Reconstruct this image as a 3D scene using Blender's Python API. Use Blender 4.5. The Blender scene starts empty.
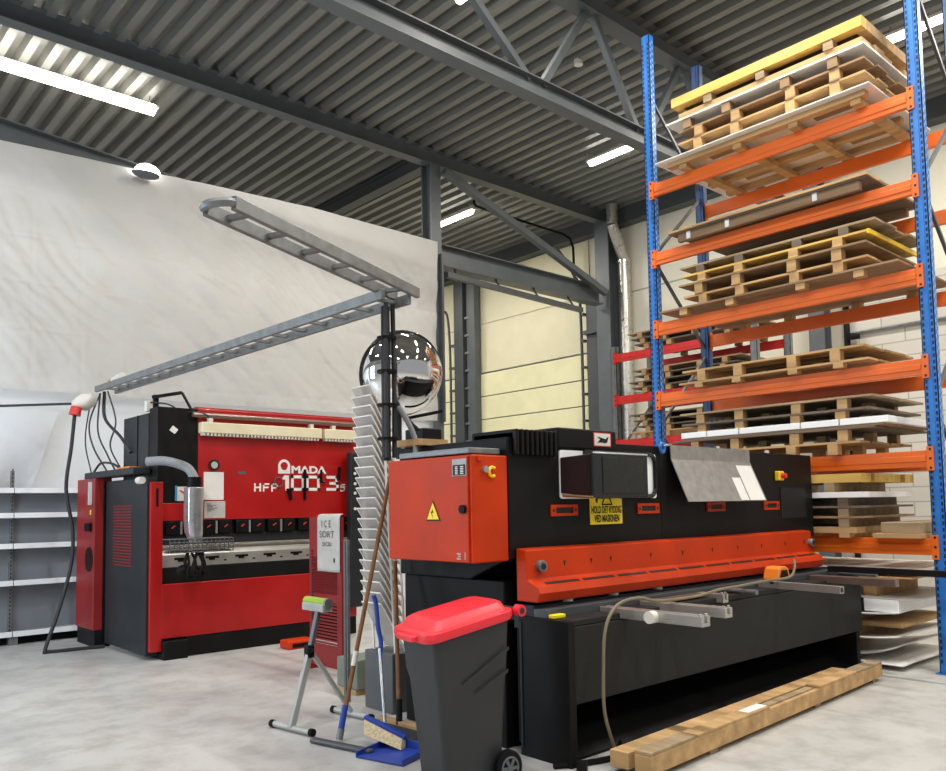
import bpy, bmesh, math, random
from mathutils import Vector, Matrix, noise
random.seed(7)
sc = bpy.context.scene
C = sc.collection
PI = math.pi

# ------------------------------------------------------------------ materials
def L(r, g, b):
    f = lambda c: (c/255/12.92) if c/255 <= 0.04045 else ((c/255+0.055)/1.055)**2.4
    return (f(r), f(g), f(b), 1)

def mat(name, col, rough=0.5, metal=0.0, var=0.12, scale=6.0, stretch=(1, 1, 1), bump=0.0, bscale=40.0, coat=0.0, spec=0.5, rvar=0.12):
    m = bpy.data.materials.new(name); m.use_nodes = True
    nt = m.node_tree; n = nt.nodes; n.clear()
    out = n.new('ShaderNodeOutputMaterial'); p = n.new('ShaderNodeBsdfPrincipled')
    nt.links.new(p.outputs[0], out.inputs[0])
    tc = n.new('ShaderNodeTexCoord'); mp = n.new('ShaderNodeMapping'); mp.inputs['Scale'].default_value = stretch
    nt.links.new(tc.outputs['Object'], mp.inputs[0])
    nz = n.new('ShaderNodeTexNoise'); nz.inputs['Scale'].default_value = scale; nz.inputs['Detail'].default_value = 5
    nt.links.new(mp.outputs[0], nz.inputs['Vector'])
    mr = n.new('ShaderNodeMapRange'); mr.inputs[1].default_value = 0.3; mr.inputs[2].default_value = 0.7
    mr.inputs[3].default_value = 1-var; mr.inputs[4].default_value = 1+var
    nt.links.new(nz.outputs[0], mr.inputs[0])
    mx = n.new('ShaderNodeVectorMath'); mx.operation = 'SCALE'; mx.inputs[0].default_value = col[:3]
    nt.links.new(mr.outputs[0], mx.inputs['Scale'])
    nt.links.new(mx.outputs[0], p.inputs['Base Color'])
    r2 = n.new('ShaderNodeMapRange'); r2.inputs[3].default_value = max(0, rough-rvar); r2.inputs[4].default_value = min(1, rough+rvar)
    nt.links.new(nz.outputs[0], r2.inputs[0]); nt.links.new(r2.outputs[0], p.inputs['Roughness'])
    p.inputs['Metallic'].default_value = metal; p.inputs['Coat Weight'].default_value = coat
    p.inputs['Specular IOR Level'].default_value = spec
    if bump:
        b2 = n.new('ShaderNodeTexNoise'); b2.inputs['Scale'].default_value = bscale; b2.inputs['Detail'].default_value = 4
        nt.links.new(mp.outputs[0], b2.inputs['Vector'])
        bp = n.new('ShaderNodeBump'); bp.inputs['Strength'].default_value = bump; bp.inputs['Distance'].default_value = 0.01
        nt.links.new(b2.outputs[0], bp.inputs['Height']); nt.links.new(bp.outputs[0], p.inputs['Normal'])
    return m

def emis(name, col, s):
    m = bpy.data.materials.new(name); m.use_nodes = True
    nt = m.node_tree; nt.nodes.clear()
    o = nt.nodes.new('ShaderNodeOutputMaterial'); e = nt.nodes.new('ShaderNodeEmission')
    e.inputs[0].default_value = col; e.inputs[1].default_value = s
    nt.links.new(e.outputs[0], o.inputs[0]); return m

def wood(name, col, var=0.3):
    return mat(name, col, rough=0.7, var=var, scale=9, stretch=(1, 0.12, 1), bump=0.15, bscale=30, spec=0.25)

M = {}
M['red'] = mat('press_red_paint', L(170, 15, 14), 0.36, var=0.10, scale=3, coat=0.12)
M['red_dark'] = mat('dark_red_paint_and_shade', L(136, 26, 26), 0.45, var=0.10, scale=3)  # red darkened for shade on the side cabinet; also louvre and panel paint
M['shear_red'] = mat('shear_vermilion_paint', L(188, 52, 4), 0.44, var=0.14, scale=3, coat=0.0, spec=0.22)
M['black'] = mat('black_machine_paint', L(21, 20, 20), 0.5, var=0.2, scale=4, spec=0.16)
M['black_deep'] = mat('black_rubber', L(13, 13, 14), 0.55, var=0.2, spec=0.15)
M['charcoal'] = mat('charcoal_machine_paint', L(38, 40, 42), 0.45, var=0.12, scale=4, spec=0.25)
M['table_black'] = mat('table_black_paint', L(36, 36, 35), 0.55, var=0.2, scale=3, spec=0.2)
M['steel_grey'] = mat('grey_painted_steel', L(86, 91, 94), 0.45, var=0.10, scale=3)
M['steel_dark'] = mat('dark_grey_painted_steel', L(70, 73, 75), 0.45, var=0.10, scale=3)
M['slot_light'] = mat('slot_through_light', L(150, 176, 206), 0.4, 0.3)  # pale colour stands for bright background seen through the slots
M['galv'] = mat('galvanised_steel', L(165, 165, 162), 0.42, 0.75, var=0.2, scale=12)
M['galv_dull'] = mat('dull_galvanised_steel', L(128, 130, 130), 0.5, 0.6, var=0.2, scale=12)
M['chrome'] = mat('mirror_chrome', (0.92, 0.92, 0.92, 1), 0.035, 1.0, var=0.02, rvar=0.01)
M['bright_steel'] = mat('machined_steel', L(186, 182, 174), 0.36, 0.7, var=0.08, scale=6, rvar=0.05)
M['warm_steel'] = mat('oiled_brown_steel', L(136, 116, 106), 0.36, 0.7, var=0.10, scale=6, rvar=0.05)
M['brushed'] = mat('scuffed_sheet_steel', L(146, 142, 138), 0.42, 0.35, var=0.16, scale=14)
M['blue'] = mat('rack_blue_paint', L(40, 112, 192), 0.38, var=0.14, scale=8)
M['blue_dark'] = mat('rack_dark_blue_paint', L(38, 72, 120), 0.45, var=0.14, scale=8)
M['orange'] = mat('rack_orange_paint', L(226, 104, 22), 0.42, var=0.12, scale=4, stretch=(1, .3, 1))
M['rack_red'] = mat('rack_red_paint', L(215, 40, 34), 0.42, var=0.1)
M['pine'] = wood('pale_pine', L(186, 150, 104), 0.28)
M['pine_yellow'] = wood('yellow_pine', L(214, 176, 96), 0.22)
M['pine_grey'] = wood('weathered_pine', L(160, 138, 108), 0.35)
M['ply'] = wood('brown_plywood', L(150, 122, 92), 0.25)
M['ply_dark'] = wood('dark_plywood', L(112, 98, 84), 0.25)
M['white_sheet'] = mat('white_panel', L(226, 222, 214), 0.45, var=0.05)
M['white_foam'] = mat('white_foam', L(246, 246, 244), 0.6, var=0.03)
M['grey_sheet'] = mat('pale_grey_sheet', L(205, 200, 192), 0.45, var=0.08)
M['yellow_paint'] = mat('yellow_paint', L(240, 196, 20), 0.45, var=0.08)
M['sign_yellow'] = mat('sign_yellow', L(250, 222, 10), 0.5, var=0.04)
M['ink'] = mat('black_ink', L(16, 15, 15), 0.6, var=0.02)
M['pencil'] = mat('faded_marker', L(92, 88, 84), 0.7, var=0.1)
M['white_ink'] = mat('white_lettering', L(238, 232, 226), 0.45, var=0.03)
M['paper'] = mat('paper', L(226, 222, 214), 0.75, var=0.04)
M['paper_dull'] = mat('worn_paper', L(186, 180, 174), 0.8, var=0.1)
M['cream'] = mat('cream_lamp_housing', L(226, 214, 180), 0.5, var=0.05)
M['bin_lid'] = mat('red_lid_plastic', L(236, 44, 56), 0.42, var=0.06, bump=0.05)
M['bin_body'] = mat('anthracite_plastic', L(42, 43, 45), 0.52, var=0.15, scale=3, bump=0.06)
M['blue_plastic'] = mat('blue_plastic', L(38, 66, 156), 0.42, var=0.1)
M['bristle'] = mat('pale_bristles', L(196, 180, 146), 0.9, var=0.3, scale=60)
M['bristle_dark'] = mat('dark_bristles', L(60, 56, 54), 0.9, var=0.3, scale=60)
M['brown_wood'] = wood('brown_broom_handle', L(124, 86, 54), 0.25)
M['alu'] = mat('brushed_aluminium', L(196, 198, 200), 0.3, 0.85, var=0.12)
M['green'] = mat('lime_green_roller', L(150, 176, 50), 0.45, var=0.1)
M['pale_pipe'] = mat('grey_tube_paint', L(172, 172, 166), 0.42, 0.2, var=0.12)
M['plug_white'] = mat('off_white_plastic', L(216, 210, 198), 0.5, var=0.06)
M['plug_red'] = mat('red_plastic', L(206, 52, 44), 0.45, var=0.06)
M['cable'] = mat('black_cable', L(40, 40, 42), 0.5, var=0.1)
M['cable_olive'] = mat('olive_cable', L(120, 110, 84), 0.55, var=0.1)
M['cable_grey'] = mat('grey_conduit', L(132, 134, 136), 0.5, var=0.15, scale=30)
M['shelf_grey'] = mat('shelf_back_grey', L(122, 126, 130), 0.5, var=0.05)
M['shelf_white'] = mat('shelf_white_edge', L(228, 230, 230), 0.4, var=0.03)
M['maroon'] = mat('dark_maroon_plastic', L(34, 14, 14), 0.5, var=0.1, spec=0.2)
M['screen'] = mat('dark_tinted_screen', L(20, 25, 25), 0.25, var=0.1)
M['green_grey'] = mat('grey_green_paint', L(118, 126, 112), 0.5, var=0.15)
M['orange_plastic'] = mat('orange_cast_housing', L(232, 128, 30), 0.45, var=0.1)
M['box_grey'] = mat('slate_cabinet_paint', L(84, 86, 88), 0.5, var=0.08)
M['duct'] = mat('spiral_duct_metal', L(196, 192, 182), 0.3, 0.8, var=0.15, scale=10)
M['door_cream'] = mat('cream_door_panel', L(232, 226, 184), 0.5, var=0.06, scale=2)
M['transom'] = mat('cream_transom_panel', L(222, 214, 182), 0.5, var=0.04, scale=2)
M['black_gloss'] = mat('black_gloss_gasket', L(24, 24, 25), 0.25, var=0.1)
M['label_blue'] = mat('label_blue', L(60, 150, 200), 0.5, var=0.05)
M['lamp_glow'] = emis('lamp_glow', (1.0, 0.965, 0.86, 1), 16)
M['spot_glow'] = emis('spot_glow', (1.0, 0.97, 0.88, 1), 10)

# translucent tray plastic
def tray_mat():
    m = mat('clear_tray_plastic', L(196, 188, 180), 0.35, var=0.05)
    nt = m.node_tree; p = [x for x in nt.nodes if x.type == 'BSDF_PRINCIPLED'][0]
    p.inputs['Alpha'].default_value = 0.55
    return m
M['tray'] = tray_mat()
M['tray_wire'] = mat('tray_rim', L(238, 234, 228), 0.4, var=0.05)

# concrete floor
def floor_mat():
    m = mat('polished_concrete', L(186, 184, 179), 0.36, var=0.06, scale=0.7, rvar=0.1)
    nt = m.node_tree; n = nt.nodes; p = [x for x in n if x.type == 'BSDF_PRINCIPLED'][0]
    base = p.inputs['Base Color'].links[0].from_socket
    tc = [x for x in n if x.type == 'TEX_COORD'][0]
    n2 = n.new('ShaderNodeTexNoise'); n2.inputs['Scale'].default_value = 3.2; n2.inputs['Detail'].default_value = 9; n2.inputs['Roughness'].default_value = 0.7
    nt.links.new(tc.outputs['Object'], n2.inputs['Vector'])
    cr = n.new('ShaderNodeValToRGB'); cr.color_ramp.elements[0].position = 0.36; cr.color_ramp.elements[0].color = (0.80, 0.79, 0.77, 1)
    cr.color_ramp.elements[1].position = 0.56; cr.color_ramp.elements[1].color = (1.05, 1.05, 1.05, 1)
    nt.links.new(n2.outputs[0], cr.inputs[0])
    mx = n.new('ShaderNodeVectorMath'); mx.operation = 'MULTIPLY'
    nt.links.new(base, mx.inputs[0]); nt.links.new(cr.outputs[0], mx.inputs[1]); nt.links.new(mx.outputs[0], p.inputs['Base Color'])
    return m
M['floor'] = floor_mat()

def wall_mat():
    m = mat('cream_wall', L(214, 208, 190), 0.6, var=0.03, scale=1)
    nt = m.node_tree; n = nt.nodes; p = [x for x in n if x.type == 'BSDF_PRINCIPLED'][0]
    base = p.inputs['Base Color'].links[0].from_socket
    tc = [x for x in n if x.type == 'TEX_COORD'][0]
    sp = n.new('ShaderNodeSeparateXYZ'); nt.links.new(tc.outputs['Object'], sp.inputs[0])
    # horizontal panel seams every 2.39 m
    md = n.new('ShaderNodeMath'); md.operation = 'PINGPONG'; md.inputs[1].default_value = 1.195
    ad = n.new('ShaderNodeMath'); ad.operation = 'ADD'; ad.inputs[1].default_value = 0.62
    nt.links.new(sp.outputs['Z'], ad.inputs[0]); nt.links.new(ad.outputs[0], md.inputs[0])
    lt = n.new('ShaderNodeMath'); lt.operation = 'LESS_THAN'; lt.inputs[1].default_value = 0.018; nt.links.new(md.outputs[0], lt.inputs[0])
    mxs = n.new('ShaderNodeMix'); mxs.data_type = 'RGBA'; mxs.inputs[7].default_value = L(150, 145, 130)
    nt.links.new(lt.outputs[0], mxs.inputs[0]); nt.links.new(base, mxs.inputs[6])
    # painted brick for the part beyond the rack (Y < 6.5)
    cb = n.new('ShaderNodeCombineXYZ'); nt.links.new(sp.outputs['Y'], cb.inputs[0]); nt.links.new(sp.outputs['Z'], cb.inputs[1])
    br = n.new('ShaderNodeTexBrick'); br.inputs['Scale'].default_value = 1.0
    br.inputs['Color1'].default_value = L(206, 200, 188); br.inputs['Color2'].default_value = L(196, 190, 178); br.inputs['Mortar'].default_value = L(164, 158, 148)
    br.inputs['Mortar Size'].default_value = 0.012; br.inputs['Brick Width'].default_value = 0.8; br.inputs['Row Height'].default_value = 0.26
    nt.links.new(cb.outputs[0], br.inputs['Vector'])
    l2 = n.new('ShaderNodeMath'); l2.operation = 'LESS_THAN'; l2.inputs[1].default_value = 6.7; nt.links.new(sp.outputs['Y'], l2.inputs[0])
    l3 = n.new('ShaderNodeMath'); l3.operation = 'LESS_THAN'; l3.inputs[1].default_value = 5.6; nt.links.new(sp.outputs['Z'], l3.inputs[0])
    l4 = n.new('ShaderNodeMath'); l4.operation = 'MULTIPLY'; nt.links.new(l2.outputs[0], l4.inputs[0]); nt.links.new(l3.outputs[0], l4.inputs[1])
    m2 = n.new('ShaderNodeMix'); m2.data_type = 'RGBA'
    nt.links.new(l4.outputs[0], m2.inputs[0]); nt.links.new(mxs.outputs[2], m2.inputs[6]); nt.links.new(br.outputs[0], m2.inputs[7])
    nt.links.new(m2.outputs[2], p.inputs['Base Color'])
    return m
M['wall'] = wall_mat()

def tarp_mat(name, col, trans=0.25):
    m = mat(name, col, 0.5, var=0.035, scale=1.2, bump=0.7, bscale=6, spec=0.45)
    nt = m.node_tree; n = nt.nodes; p = [x for x in n if x.type == 'BSDF_PRINCIPLED'][0]
    out = [x for x in n if x.type == 'OUTPUT_MATERIAL'][0]
    t = n.new('ShaderNodeBsdfTranslucent'); t.inputs[0].default_value = col
    ms = n.new('ShaderNodeMixShader'); ms.inputs[0].default_value = trans
    nt.links.new(p.outputs[0], ms.inputs[1]); nt.links.new(t.outputs[0], ms.inputs[2]); nt.links.new(ms.outputs[0], out.inputs[0])
    return m
M['tarp'] = tarp_mat('white_tarpaulin', L(206, 203, 198))
M['drape'] = tarp_mat('white_drape', L(226, 228, 230), 0.2)
M['roof'] = mat('grey_roof_deck', L(128, 127, 122), 0.42, 0.3, var=0.10, scale=0.6)

# ------------------------------------------------------------------ mesh helpers
ROOT = {}
def origin_of(p):
    while p is not None and p.parent is not None: p = p.parent
    return Vector(p.location) if p is not None else Vector((0, 0, 0))

class MB:
    def __init__(s): s.bm = bmesh.new(); s.marks = []
    def m(s, i):
        s.marks.append((len(s.bm.faces), i)); return s
    def box(s, x0, y0, z0, x1, y1, z1):
        v = [s.bm.verts.new((x, y, z)) for x in (x0, x1) for y in (y0, y1) for z in (z0, z1)]
        for f in ((0, 1, 3, 2), (4, 6, 7, 5), (0, 4, 5, 1), (2, 3, 7, 6), (0, 2, 6, 4), (1, 5, 7, 3)):
            s.bm.faces.new([v[i] for i in f])
        return s
    def bar(s, p, q, w, h, up=(0, 0, 1)):
        p, q = Vector(p), Vector(q); d = (q-p).normalized(); u = Vector(up)
        if abs(d.dot(u)) > 0.99: u = Vector((1, 0, 0))
        a = d.cross(u).normalized(); b = a.cross(d).normalized()
        v = [s.bm.verts.new(c + a*i*w/2 + b*j*h/2) for c in (p, q) for i in (-1, 1) for j in (-1, 1)]
        for f in ((0, 1, 3, 2), (4, 6, 7, 5), (0, 4, 5, 1), (2, 3, 7, 6), (0, 2, 6, 4), (1, 5, 7, 3)):
            s.bm.faces.new([v[i] for i in f])
        return s
    def ibeam(s, p, q, w, h, t=0.018, up=(0, 0, 1)):
        p, q = Vector(p), Vector(q); d = (q-p).normalized(); u = Vector(up)
        if abs(d.dot(u)) > 0.99: u = Vector((1, 0, 0))
        a = d.cross(u).normalized(); b = a.cross(d).normalized()
        s.bar(p+b*(h/2-t/2), q+b*(h/2-t/2), w, t, up); s.bar(p-b*(h/2-t/2), q-b*(h/2-t/2), w, t, up)
        s.bar(p, q, t, h-2*t, up); return s
    def tube(s, pts, r, n=10, cap=True, closed=False):
        pts = [Vector(p) for p in pts]; N = len(pts); rings = []
        rr = r if isinstance(r, (list, tuple)) else [r]*N
        prev = None
        for i, p in enumerate(pts):
            if closed: t = (pts[(i+1) % N]-pts[i-1]).normalized()
            elif i == 0: t = (pts[1]-p).normalized()
            elif i == N-1: t = (p-pts[i-1]).normalized()
            else: t = ((pts[i+1]-p).normalized()+(p-pts[i-1]).normalized()).normalized()
            if prev is None:
                u = Vector((0, 0, 1)) if abs(t.z) < 0.9 else Vector((1, 0, 0))
                a = t.cross(u).normalized()
            else:
                a = (prev - t*prev.dot(t)).normalized()
            prev = a; b = t.cross(a)
            rings.append([s.bm.verts.new(p+(a*math.cos(2*PI*k/n)+b*math.sin(2*PI*k/n))*rr[i]) for k in range(n)])
        for i in range(N if closed else N-1):
            A, B = rings[i], rings[(i+1) % N]
            for k in range(n): s.bm.faces.new((A[k], A[(k+1) % n], B[(k+1) % n], B[k]))
        if cap and not closed:
            s.bm.faces.new(rings[0][::-1]); s.bm.faces.new(rings[-1])
        return s
    def prism(s, pts, ext):
        ext = Vector(ext); a = [s.bm.verts.new(p) for p in pts]; b = [s.bm.verts.new(Vector(p)+ext) for p in pts]
        n = len(pts)
        s.bm.faces.new(a[::-1]); s.bm.faces.new(b)
        for i in range(n): s.bm.faces.new((a[i], a[(i+1) % n], b[(i+1) % n], b[i]))
        return s
    def loft(s, loops, cap=True):
        R = [[s.bm.verts.new(p) for p in l] for l in loops]; n = len(R[0])
        for A, B in zip(R, R[1:]):
            for k in range(n): s.bm.faces.new((A[k], A[(k+1) % n], B[(k+1) % n], B[k]))
        if cap: s.bm.faces.new(R[0][::-1]); s.bm.faces.new(R[-1])
        return s
    def grid(s, f, nu, nv):
        g = [[s.bm.verts.new(f(i/nu, j/nv)) for j in range(nv+1)] for i in range(nu+1)]
        for i in range(nu):
            for j in range(nv): s.bm.faces.new((g[i][j], g[i+1][j], g[i+1][j+1], g[i][j+1]))
        return s
    def sphere(s, c, r, n=32, m=16, f=None):
        c = Vector(c)
        def P(u, v):
            th = u*2*PI; ph = v*PI; q = Vector((math.sin(ph)*math.cos(th), math.sin(ph)*math.sin(th), math.cos(ph)))
            if f: q = f(q)
            return c+q*r
        s.grid(P, n, m); bmesh.ops.remove_doubles(s.bm, verts=s.bm.verts, dist=1e-5); return s
    def build(s, name, m, parent=None, bevel=0, smooth=False, loc=None, seg=2, solid=0, raw=False):
        if s.marks:
            s.bm.faces.ensure_lookup_table()
            for k, (a, i) in enumerate(s.marks):
                e = s.marks[k+1][0] if k+1 < len(s.marks) else len(s.bm.faces)
                for q in range(a, e): s.bm.faces[q].material_index = i
        bmesh.ops.recalc_face_normals(s.bm, faces=s.bm.faces)
        o0 = Vector((0, 0, 0)) if raw else (origin_of(parent) if parent is not None else Vector(loc or (0, 0, 0)))
        if o0.length > 0: bmesh.ops.translate(s.bm, verts=s.bm.verts, vec=-o0)
        me = bpy.data.meshes.new(name); s.bm.to_mesh(me); s.bm.free()
        for mm in (m if isinstance(m, (list, tuple)) else [m]): me.materials.append(M[mm] if isinstance(mm, str) else mm)
        o = bpy.data.objects.new(name, me); C.objects.link(o)
        if parent is not None: o.parent = parent
        elif not raw or loc: o.location = loc or (0, 0, 0)
        if smooth:
            for f in me.polygons: f.use_smooth = True
            try: me.set_sharp_from_angle(angle=math.radians(40))
            except Exception: pass
        if solid:
            md = o.modifiers.new('Solidify', 'SOLIDIFY'); md.thickness = solid; md.offset = 0
        if bevel:
            b = o.modifiers.new('Bevel', 'BEVEL'); b.width = bevel; b.segments = seg; b.limit_method = 'ANGLE'; b.angle_limit = math.radians(50)
        return o

def tag(o, label, cat, group=None):
    o['label'] = label; o['category'] = cat
    if group: o['group'] = group
    return o
def thing(name, loc, label, cat, group=None, rz=0):
    o = bpy.data.objects.new(name, None); o.location = loc; o.rotation_euler = (0, 0, rz); o.empty_display_size = 0.1
    C.objects.link(o); return tag(o, label, cat, group)
def struct(o):
    o['kind'] = 'structure'; return o
def box(name, m, parent, x0, y0, z0, x1, y1, z1, bevel=0, **k):
    return MB().box(x0, y0, z0, x1, y1, z1).build(name, m, parent, bevel, **k)
def curve_pts(pts, n=8):
    P = [Vector(p) for p in pts]; out = []
    for i in range(len(P)-1):
        p0 = P[i-1] if i else P[i]*2-P[i+1]; p1 = P[i]; p2 = P[i+1]; p3 = P[i+2] if i+2 < len(P) else P[i+1]*2-P[i]
        for k in range(n):
            t = k/n
            out.append(0.5*((2*p1)+(p2-p0)*t+(2*p0-5*p1+4*p2-p3)*t*t+(3*p1-p0-3*p2+p3)*t**3))
    out.append(P[-1]); return out

def text(name, s, m, parent, o, xd, ud, w, h, bold=0.0, thick=0.003, stretch=True):
    """lettering as a mesh: o = lower-left corner (world), xd = reading direction, ud = up, fitted to w x h"""
    cu = bpy.data.curves.new(name, 'FONT'); cu.body = s; cu.extrude = 0.0; cu.offset = bold; cu.resolution_u = 3
    to = bpy.data.objects.new(name, cu); C.objects.link(to)
    bpy.context.view_layer.update()
    dg = bpy.context.evaluated_depsgraph_get()
    me = bpy.data.meshes.new_from_object(to.evaluated_get(dg)); C.objects.unlink(to); bpy.data.objects.remove(to)
    xs = [v.co.x for v in me.vertices]; ys = [v.co.y for v in me.vertices]
    x0, x1, y0, y1 = min(xs), max(xs), min(ys), max(ys)
    xd, ud, o = Vector(xd).normalized(), Vector(ud).normalized(), Vector(o); r0 = origin_of(parent)
    for v in me.vertices:
        v.co = o + xd*((v.co.x-x0)/(x1-x0)*w) + ud*((v.co.y-y0)/(y1-y0)*h) - r0
    me.materials.clear(); me.materials.append(M[m])
    ob = bpy.data.objects.new(name, me); C.objects.link(ob); ob.parent = parent
    return ob

# ------------------------------------------------------------------ camera
cam = bpy.data.cameras.new('camera'); co = bpy.data.objects.new('camera', cam); C.objects.link(co)
cam.sensor_fit = 'HORIZONTAL'; cam.sensor_width = 36
F, CX, CY = 820.22459445, 473.0, 449.19546077
cam.lens = F/946*36; cam.shift_x = 0; cam.shift_y = (CY-385.5)/946
cam.clip_start = 0.05; cam.clip_end = 200
def cam_rows(px, ry, rz):
    rx, ry, rz = map(math.radians, (px, ry, rz))
    yaw = Matrix(((math.cos(rz), -math.sin(rz), 0), (math.sin(rz), math.cos(rz), 0), (0, 0, 1)))
    base = Matrix(((1, 0, 0), (0, 0, -1), (0, 1, 0)))
    pit = Matrix(((1, 0, 0), (0, math.cos(rx), -math.sin(rx)), (0, math.sin(rx), math.cos(rx))))
    rol = Matrix(((math.cos(ry), -math.sin(ry), 0), (math.sin(ry), math.cos(ry), 0), (0, 0, 1)))
    return rol @ pit @ base @ yaw
R = cam_rows(-4.01431845, -0.96304335, 41.84920317)
R3 = Matrix((R[0], -R[1], -R[2])).transposed()
co.matrix_world = Matrix.Translation((0, 0, 1.6)) @ R3.to_4x4()
sc.camera = co

# ------------------------------------------------------------------ room shell
struct(MB().box(-9, -9, -0.1, 15.6, 27, 0).build('floor', 'floor'))
# corrugated roof deck, ribs along Y
def roof():
    b = MB(); prof = []; x = -9.0; p = 0.31
    while x < 15.4:
        prof += [(x, 8.63), (x+0.13, 8.63), (x+0.16, 8.48), (x+0.28, 8.48)]; x += p
    prof.append((x, 8.63))
    for y0, y1 in ((-9, 27),):
        A = [b.bm.verts.new((px, y0, z)) for px, z in prof]; B = [b.bm.verts.new((px, y1, z)) for px, z in prof]
        for i in range(len(prof)-1): b.bm.faces.new((A[i], A[i+1], B[i+1], B[i]))
    b.box(-9, -9, 8.66, 15.6, 27, 8.75)
    return b.build('ceiling', 'roof')
struct(roof())
struct(MB().box(15.4, -9, 0, 15.6, 27, 8.66).build('wall_back', 'wall'))

# sectional doors in the back wall
def door(i, y0, y1, zt):
    d = thing('door_%d' % i, (15.3, (y0+y1)/2, 0), '', '')
    del d['label']; del d['category']; struct(d)
    box('transom_panel', 'transom', d, 15.37, y0+0.01, 5.325, 15.395, y1-0.01, 6.68); box('transom_panel', 'transom', d, 15.37, y0+0.01, 6.7, 15.395, y1-0.01, 8.1)
    n = 0; z = 0.18
    hs = [0.66]*10
    MB().box(15.33, y0, 0.0, 15.385, y1, 0.155).build('door_panel', 'door_cream', d, 0.008)
    for h in hs:
        if z >= zt-0.3: break
        MB().box(15.33, y0, z, 15.385, y1, min(z+0.615, zt)).build('door_panel', 'door_cream', d, 0.008)
        MB().box(15.345, y0, z+0.615, 15.38, y1, z+0.64).build('panel_joint', 'steel_dark', d)
        z += 0.64
    return d
door(1, 12.78, 16.75, 5.32); door(2, 17.72, 21.5, 5.32)

# ------------------------------------------------------------------ roof steel
def tagged(b, name, m, label, cat, group=None, loc=(0, 0, 0), bevel=0):
    return tag(b.build(name, m, None, bevel, loc=loc), label, cat, group)
tagged(MB().ibeam((-6, 12, 8.35), (15.3, 12, 8.35), 0.22, 0.30), 'roof_beam', 'steel_grey',
       'long dark grey roof beam resting on the column at the right edge of the white curtain', 'beam', loc=(4.6, 12, 8.2))
tagged(MB().ibeam((9.75, 12.12, 8.33), (9.75, 26, 8.33), 0.24, 0.3), 'roof_beam', 'steel_dark',
       'grey cross beam running away under the roof behind the white curtain', 'beam', loc=(9.75, 19, 8.18))
tagged(MB().ibeam((-6, 12.08, 7.29), (9.5, 12.08, 6.03), 0.24, 0.50), 'curtain_beam', 'steel_grey',
       'dark grey horizontal beam along the top edge of the white curtain at upper left', 'beam', loc=(2, 12.05, 6.37))
tagged(MB().ibeam((9.98, 12, 6.44), (14.75, 12, 6.43), 0.30, 0.42), 'portal_beam', 'steel_grey',
       'grey low beam with a ledge from the curtain column to the wall column above the doors', 'beam', loc=(12.3, 12, 6.3))
# steel columns
tagged(MB().ibeam((9.77, 12, 0), (9.77, 12, 8.2), 0.24, 0.30, 0.02, up=(0, 1, 0)), 'steel_column', 'steel_grey',
       'grey steel column standing at the right edge of the white curtain', 'column', loc=(9.77, 12, 0))
tagged(MB().ibeam((15.08, 11.98, 0), (15.08, 11.98, 8.2), 0.40, 0.42, 0.025, up=(1, 0, 0)), 'steel_column', 'steel_grey',
       'grey steel column at the wall right of the cream door, beside the silver duct', 'column', loc=(15.08, 11.98, 0))
tagged(MB().ibeam((15.15, 7.02, 0), (15.15, 7.02, 8.1), 0.30, 0.28, 0.02, up=(1, 0, 0)), 'steel_column', 'steel_grey',
       'grey steel column against the back wall seen through the orange rack', 'column', loc=(15.15, 7.02, 0))
t = thing('door_post', (15.2, 17.1, 0), 'wide grey steel post with door tracks between the two cream doors', 'post')
box('flange', 'steel_dark', t, 15.1, 17.22, 0, 15.32, 17.6, 8.1, 0.01)
box('flange', 'steel_grey', t, 15.1, 16.72, 0, 15.32, 16.98, 8.1, 0.01)
box('track', 'steel_grey', t, 15.2, 17.02, 0, 15.3, 17.16, 8.1, 0.005)
b = MB()
for k in range(14): b.box(15.16, 16.98, 0.4+k*0.5, 15.2, 17.24, 0.46+k*0.5)
b.build('track_bracket', 'galv_dull', t)
# curved door tracks
b = MB().tube(curve_pts([(15.15, 12.9, 0), (15.15, 12.9, 6.2), (14.9, 12.9, 7.2), (14.3, 12.9, 7.75)]), 0.035, 8)
for k in range(9): b.box(15.13, 12.8, 1.0+k*0.65, 15.3, 12.92, 1.05+k*0.65)
tagged(b, 'door_track', 'steel_dark', 'dark curved lifting track at the right side of the large cream door', 'track', loc=(15.15, 12.9, 0))
b = MB().tube(curve_pts([(15.15, 17.85, 0), (15.15, 17.85, 6.4), (14.9, 17.95, 7.3), (14.4, 18.0, 7.8)]), 0.035, 8)
for k in range(9): b.box(15.13, 17.62, 1.0+k*0.65, 15.3, 17.87, 1.05+k*0.65)
tagged(b, 'door_track', 'steel_dark', 'dark curved lifting track of the far narrow cream door beside the curtain', 'track', loc=(15.15, 17.85, 0))
t = thing('door_frame', (15.25, 14.5, 5.3), 'dark grey upright jamb between the large cream door and the wall column', 'door frame')
box('jamb', 'steel_dark', t, 15.2, 12.45, 0, 15.36, 12.78, 6.6, 0.01)
box('lintel_bracket', 'steel_dark', t, 15.1, 12.36, 5.7, 15.3, 12.8, 5.8, 0.005)
# diagonal brace
tagged(MB().bar((9.90, 11.76, 8.05), (14.72, 11.76, 6.45), 0.14, 0.14), 'diagonal_brace', 'steel_grey',
       'grey square tube brace slanting from the curtain column down to the wall column', 'brace', loc=(12.4, 11.95, 7.3), bevel=0.01)
# sliding door rail hung under the portal beam
b = MB().bar((9.95, 11.78, 6.03), (13.87, 11.78, 5.93), 0.10, 0.10)
for k in range(4): b.bar((10.3+k*1.1, 11.78, 5.98), (10.3+k*1.1, 11.95, 6.23), 0.04, 0.03)
tagged(b, 'hanging_rail', 'steel_dark', 'thin dark rail hanging just below the low grey beam in front of the doors', 'rail', loc=(11.6, 11.78, 5.9))
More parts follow.
